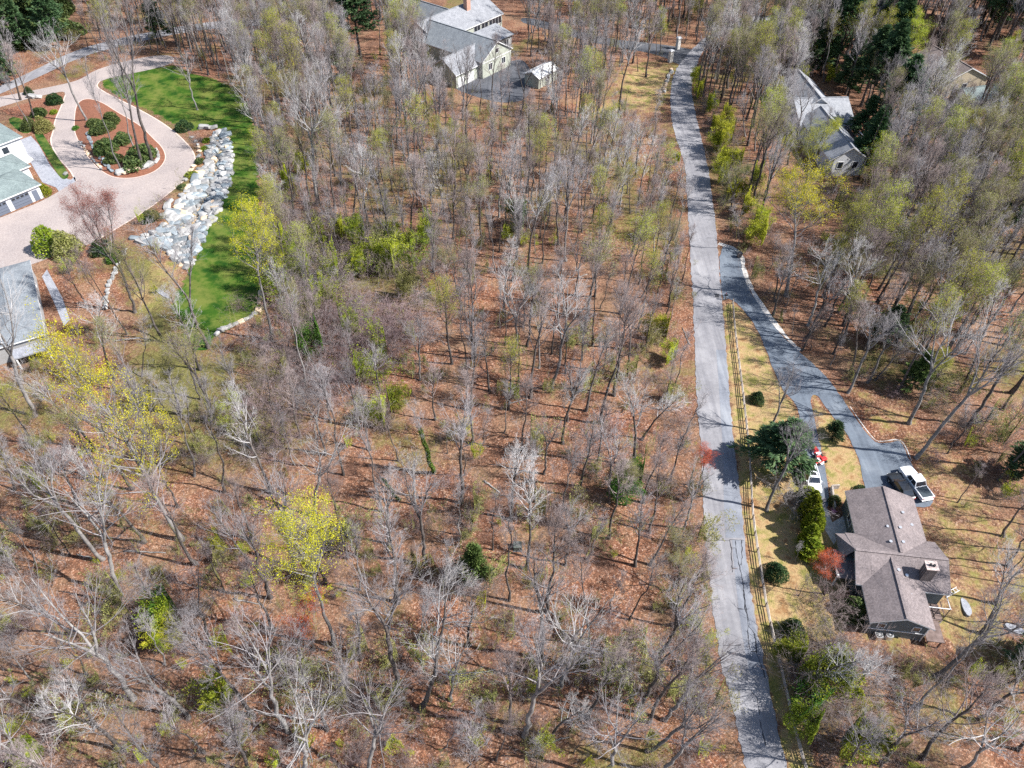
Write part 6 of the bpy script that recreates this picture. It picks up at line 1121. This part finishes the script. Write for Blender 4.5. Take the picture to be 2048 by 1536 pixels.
# ------------------------------------------------------------------ the rest of the wood
KEEP = EVER[2:] + SHOW + [ROAD_L + ROAD_R[::-1], DRIVE_R, PAVER, LAWN, SWALE, WALK, STRIP, BED_W, NAPRON, VERGE, YARD, BANK] + HOUSE_AREAS[:5]
KEEPW = [W[k] for k in ('road', 'drive', 'paver', 'lawn', 'swale', 'walk', 'strip', 'bed', 'ndrive', 'napron', 'wroad', 'verge', 'yard', 'bank', 'lwalk')] + houses_w
def clear_ground(x, y, pad=1.0):
    X, Y = np.array([x]), np.array([y]); return all(float(sdist(q, X, Y)[0]) > pad for q in KEEPW)
def clear_view(px, py): X, Y = np.array([px]), np.array([py]); return not any(bool(inside(q, X, Y)[0]) for q in KEEP)
def candidates(n, far):
    """random pixels that fall on open woodland ground, tested all at once"""
    PX = rng.uniform(-80, 2130, n); PY = np.where(rng.random(n) < far, rng.uniform(-70, 560, n), rng.uniform(-40, 1600, n))
    u, v = (PX - 1024) / FPX, -(PY - 768) / FPX; s_, c_ = math.sin(PITCH), math.cos(PITCH); t = -CAMH / (-s_ + v * c_); X, Y = t * u, t * (c_ + v * s_)
    ok = Y < 310
    for q in KEEPW: ok &= ~inside(q, X, Y) & (dist_line(q, X, Y, True) > .9)
    ok &= ~(inside(YARD_E, PX, PY) & (rng.random(n) < .93)) & ~(inside(BACKYARD_W, PX, PY) & (rng.random(n) < .8))
    return PX[ok], PY[ok], X[ok], Y[ok]
fill = []; occ = np.array(occupied)
CPX, CPY, CX, CY = candidates(20000, .6); dense = (CPY < 260) | ((CPX > 1440) & (CPY < 760)); HH = np.where(dense, rng.uniform(13, 23, len(CX)), np.where(CPY > 750, rng.uniform(13, 22, len(CX)), rng.uniform(10, 20, len(CX)))); CZ = hz(CX, CY)
ok = np.ones(len(CX), bool)
for f_ in (.55, .78, 1.0):
    TX, TY = proj(CX, CY, CZ + HH * f_)
    for q in KEEP: ok &= ~inside(q, TX, TY)
for i in np.nonzero(ok)[0]:
    x, y = CX[i], CY[i]
    if ((occ[:, 0] - x) ** 2 + (occ[:, 1] - y) ** 2).min() < (2.5 if dense[i] else 3.1 if CPY[i] < 480 else 3.6 if CPY[i] < 800 else 4.4) ** 2: continue
    if CPX[i] < 400 and 560 < CPY[i] < 900 and rnd.random() < .5: continue
    if CPX[i] < 750 and CPY[i] > 900 and rnd.random() < .5: continue
    occ = np.vstack([occ, [x, y]]); p = Vector((x, y, CZ[i])); fill.append((HH[i] / p.length, p, HH[i]))
    if len(fill) > 2200: break
fill.sort(key=lambda e: -e[0]); n_ind = max(0, 300 - len(TREES.split(';')))
keys = ["straight", "forked", "slender", "slender", "slender", "straight", "leaning"]
rest = []
for i, (_, p, h) in enumerate(fill):
    k = rnd.choice(keys); kind = f"{k}{rnd.randrange(NV[k])}"; top = p + Vector((rnd.gauss(0, .05) * h, rnd.gauss(0, .05) * h, h))
    if i < n_ind:
        o = bare_tree(kind, p, top); later(o, "bare tree", LOOK[k], "tree", "bare trees standing in the wood and gardens")
    else: rest.append((p, kind, h))
# the farther trees and the undergrowth: one scattered object each
def scatter(name, items, protos):
    """items: (point, proto index, scale, rotation)"""
    col = bpy.data.collections.new(name + "_shapes")
    for i, me in enumerate(protos): col.objects.link(bpy.data.objects.new(f"{name}_shape_{i:02d}", me))
    me = bpy.data.meshes.new(name); me.from_pydata([tuple(p) for p, *_ in items], [], [])
    for an, ty, vals in (("pick", 'INT', [e[1] for e in items]), ("size", 'FLOAT', [e[2] for e in items])): a = me.attributes.new(an, ty, 'POINT'); a.data.foreach_set("value", vals)
    a = me.attributes.new("turn", 'FLOAT_VECTOR', 'POINT'); a.data.foreach_set("vector", [c for e in items for c in e[3]])
    o = link(name, me); ng = bpy.data.node_groups.new(name, 'GeometryNodeTree'); ng.interface.new_socket("Geometry", in_out='INPUT', socket_type='NodeSocketGeometry'); ng.interface.new_socket("Geometry", in_out='OUTPUT', socket_type='NodeSocketGeometry')
    nd, lk = ng.nodes, ng.links; gi, go = nd.new('NodeGroupInput'), nd.new('NodeGroupOutput'); ip = nd.new('GeometryNodeInstanceOnPoints'); ci = nd.new('GeometryNodeCollectionInfo'); ci.inputs[0].default_value = col; ci.inputs[1].default_value = True; ci.inputs[2].default_value = True
    def na(n, t): q = nd.new('GeometryNodeInputNamedAttribute'); q.data_type = t; q.inputs[0].default_value = n; return [s for s in q.outputs if s.enabled][0]
    er = nd.new('FunctionNodeEulerToRotation'); lk.new(na("turn", 'FLOAT_VECTOR'), er.inputs[0]); lk.new(gi.outputs[0], ip.inputs['Points']); lk.new(ci.outputs[0], ip.inputs['Instance']); ip.inputs['Pick Instance'].default_value = True
    lk.new(na("pick", 'INT'), ip.inputs['Instance Index']); lk.new(er.outputs[0], ip.inputs['Rotation']); lk.new(na("size", 'FLOAT'), ip.inputs['Scale']); lk.new(ip.outputs[0], go.inputs[0])
    m = o.modifiers.new("scatter", 'NODES'); m.node_group = ng; return stuff(o)
def joined(name, geos):
    vs, fs_, mi, mats, o_ = [], [], [], [], 0; bm_me = []
    g = Geo(); ms = []
    for k, (ge, mat) in enumerate(geos):
        base = g.n; V = np.concatenate(ge.V); g.push(V)
        if ge.Q: g.Q.append(np.concatenate(ge.Q) + base)
        if ge.T: g.T.append(np.concatenate(ge.T) + base)
    me = g.mesh(name, M[geos[0][1]]); 
    nq = [sum(len(q) for q in ge.Q) for ge, _ in geos]; ntri = [sum(len(t) for t in ge.T) for ge, _ in geos]
    for _, mat in geos[1:]: me.materials.append(M[mat])
    me.polygons.foreach_set("material_index", np.concatenate([np.repeat(np.arange(len(geos)), nq), np.repeat(np.arange(len(geos)), ntri)]).astype(np.int32)); return me
names = sorted(k for k in BARE if k[:4] in ("stra", "fork", "slen", "lean"))
protos = [joined("far_tree", [(BARE[k][2], BARE[k][0].materials[0].name and ('bark' if 'brown' in BARE[k][0].materials[0].name else 'bark_mid')), (BARE[k][3], {'twig_grey': 'twig', 'twig_brown': 'twig_brown', 'twig_pale': 'twig_pale'}[BARE[k][1].materials[0].name])]) for k in names]
rgl = np.random.default_rng(77)
for k, m_ in (("straight1", 'lf_olive'), ("forked2", 'lf_olive'), ("straight2", 'lf_lime')):
    protos.append(joined("far_tree", [(BARE[k][2], 'bark'), (BARE[k][3], 'twig_brown'), (leaf_cloud(BARE[k][4], rgl, 5000, .055, .2), m_)]))
o = scatter("distant_wood", [(p, names.index(k) if rnd.random() > (.36 if proj(*p)[0] > 1430 else .24) else len(names) + rnd.choice((0, 1, 2, 2)), h / 19.5, (rnd.gauss(0, .05), rnd.gauss(0, .05), rnd.uniform(0, 6.28))) for p, k, h in rest], protos); tag(o, "mass of smaller bare trees filling the wood behind and between the others", "wood")
UX, UY_, X, Y = candidates(9500, .45); dens = vnoise(X + 9, Y + 3, 11); Z = hz(X, Y); und = []
for i in np.nonzero(rng.random(len(X)) < .05 + dens)[0][:3400]:
    und.append((Vector((X[i], Y[i], Z[i])), rnd.choices(range(6), (8, 5, 2, 2, 3, 2))[0], rnd.uniform(.3, .85), (rnd.gauss(0, .1), rnd.gauss(0, .1), rnd.uniform(0, 6.28))))
up = [joined("undergrowth", [(PL["sapling0"][0], 'twig')]), joined("undergrowth", [(PL["sapling1"][0], 'twig_brown'), (PL["sapling1"][1], 'lf_olive')]), joined("undergrowth", [(PL["bramble0"][0], 'bramble')]), joined("undergrowth", [(PL["bramble1"][0], 'twig_brown')]), joined("undergrowth", [(PL["spring0"][0], 'twig_brown'), (PL["spring0"][1], 'lf_olive')]), joined("undergrowth", [(PL["spring1"][0], 'twig_brown'), (PL["spring1"][1], 'lf_lime')])]
o = scatter("undergrowth", und, up); tag(o, "thin leafless saplings and low brush scattered over the leaf litter", "undergrowth")
# fallen logs
LOGS = [((968, 962), (1000, 985), .16, "pale fallen log in mid-wood above the utility box"), ((560, 1062), (622, 1022), .18, "fallen log left of the big pale crown at lower left"), ((250, 1103), (330, 1106), .14, "thin dark log lying under the pale spreading tree at left"), ((1255, 470), (1300, 462), .14, "pale log near the road in the upper wood"), ((905, 1370), (960, 1352), .12, "thin log on red leaves below the wood's middle"), ((1010, 810), (1060, 796), .12, "short dark log in the centre of the wood"), ((700, 1230), (760, 1215), .13, "log right of the double-stemmed yellow tree"), ((1085, 1490), (1140, 1475), .12, "thin log near the bottom of the wood"), ((60, 1210), (120, 1240), .14, "log at the left edge below the tulip tree"), ((1380, 370 + 320), (1365, 655), .1, "short branch lying beside the left road edge")]
for i in range(26):
    px, py = rnd.uniform(40, 1360), rnd.uniform(330, 1500); q = at(px, py)
    if clear_ground(q.x, q.y, 3) : LOGS.append(((px, py), (px + rnd.choice((-1, 1)) * rnd.uniform(18, 60), py + rnd.uniform(-22, 22)), rnd.uniform(.08, .17), None))
for a, b, r_, l in LOGS:
    a, b = on_ground(*a), on_ground(*b); d = b - a; mb = MB(); k = 6; mb.tube([Vector((d.x * i / k + rnd.gauss(0, .06), d.y * i / k + rnd.gauss(0, .06), float(hz(a.x + d.x * i / k, a.y + d.y * i / k)) - a.z + r_ * .7)) for i in range(k + 1)], [r_ * (1 - .5 * i / k) for i in range(k + 1)], 7)
    for i in range(3): t = rnd.uniform(.3, .9); q = Vector((d.x * t, d.y * t, r_)); mb.tube([q, q + Vector((rnd.uniform(-.5, .5), rnd.uniform(-.5, .5), rnd.uniform(.2, .6)))], [r_ * .35, .01], 4)
    o = mb.build("fallen_log", M['bark_pale'], smooth=True); o.location = a
    if l: tag(o, l, "log")
    else: later(o, "fallen log", "thin grey", "log", "fallen logs on the leaf litter")
write_labels()
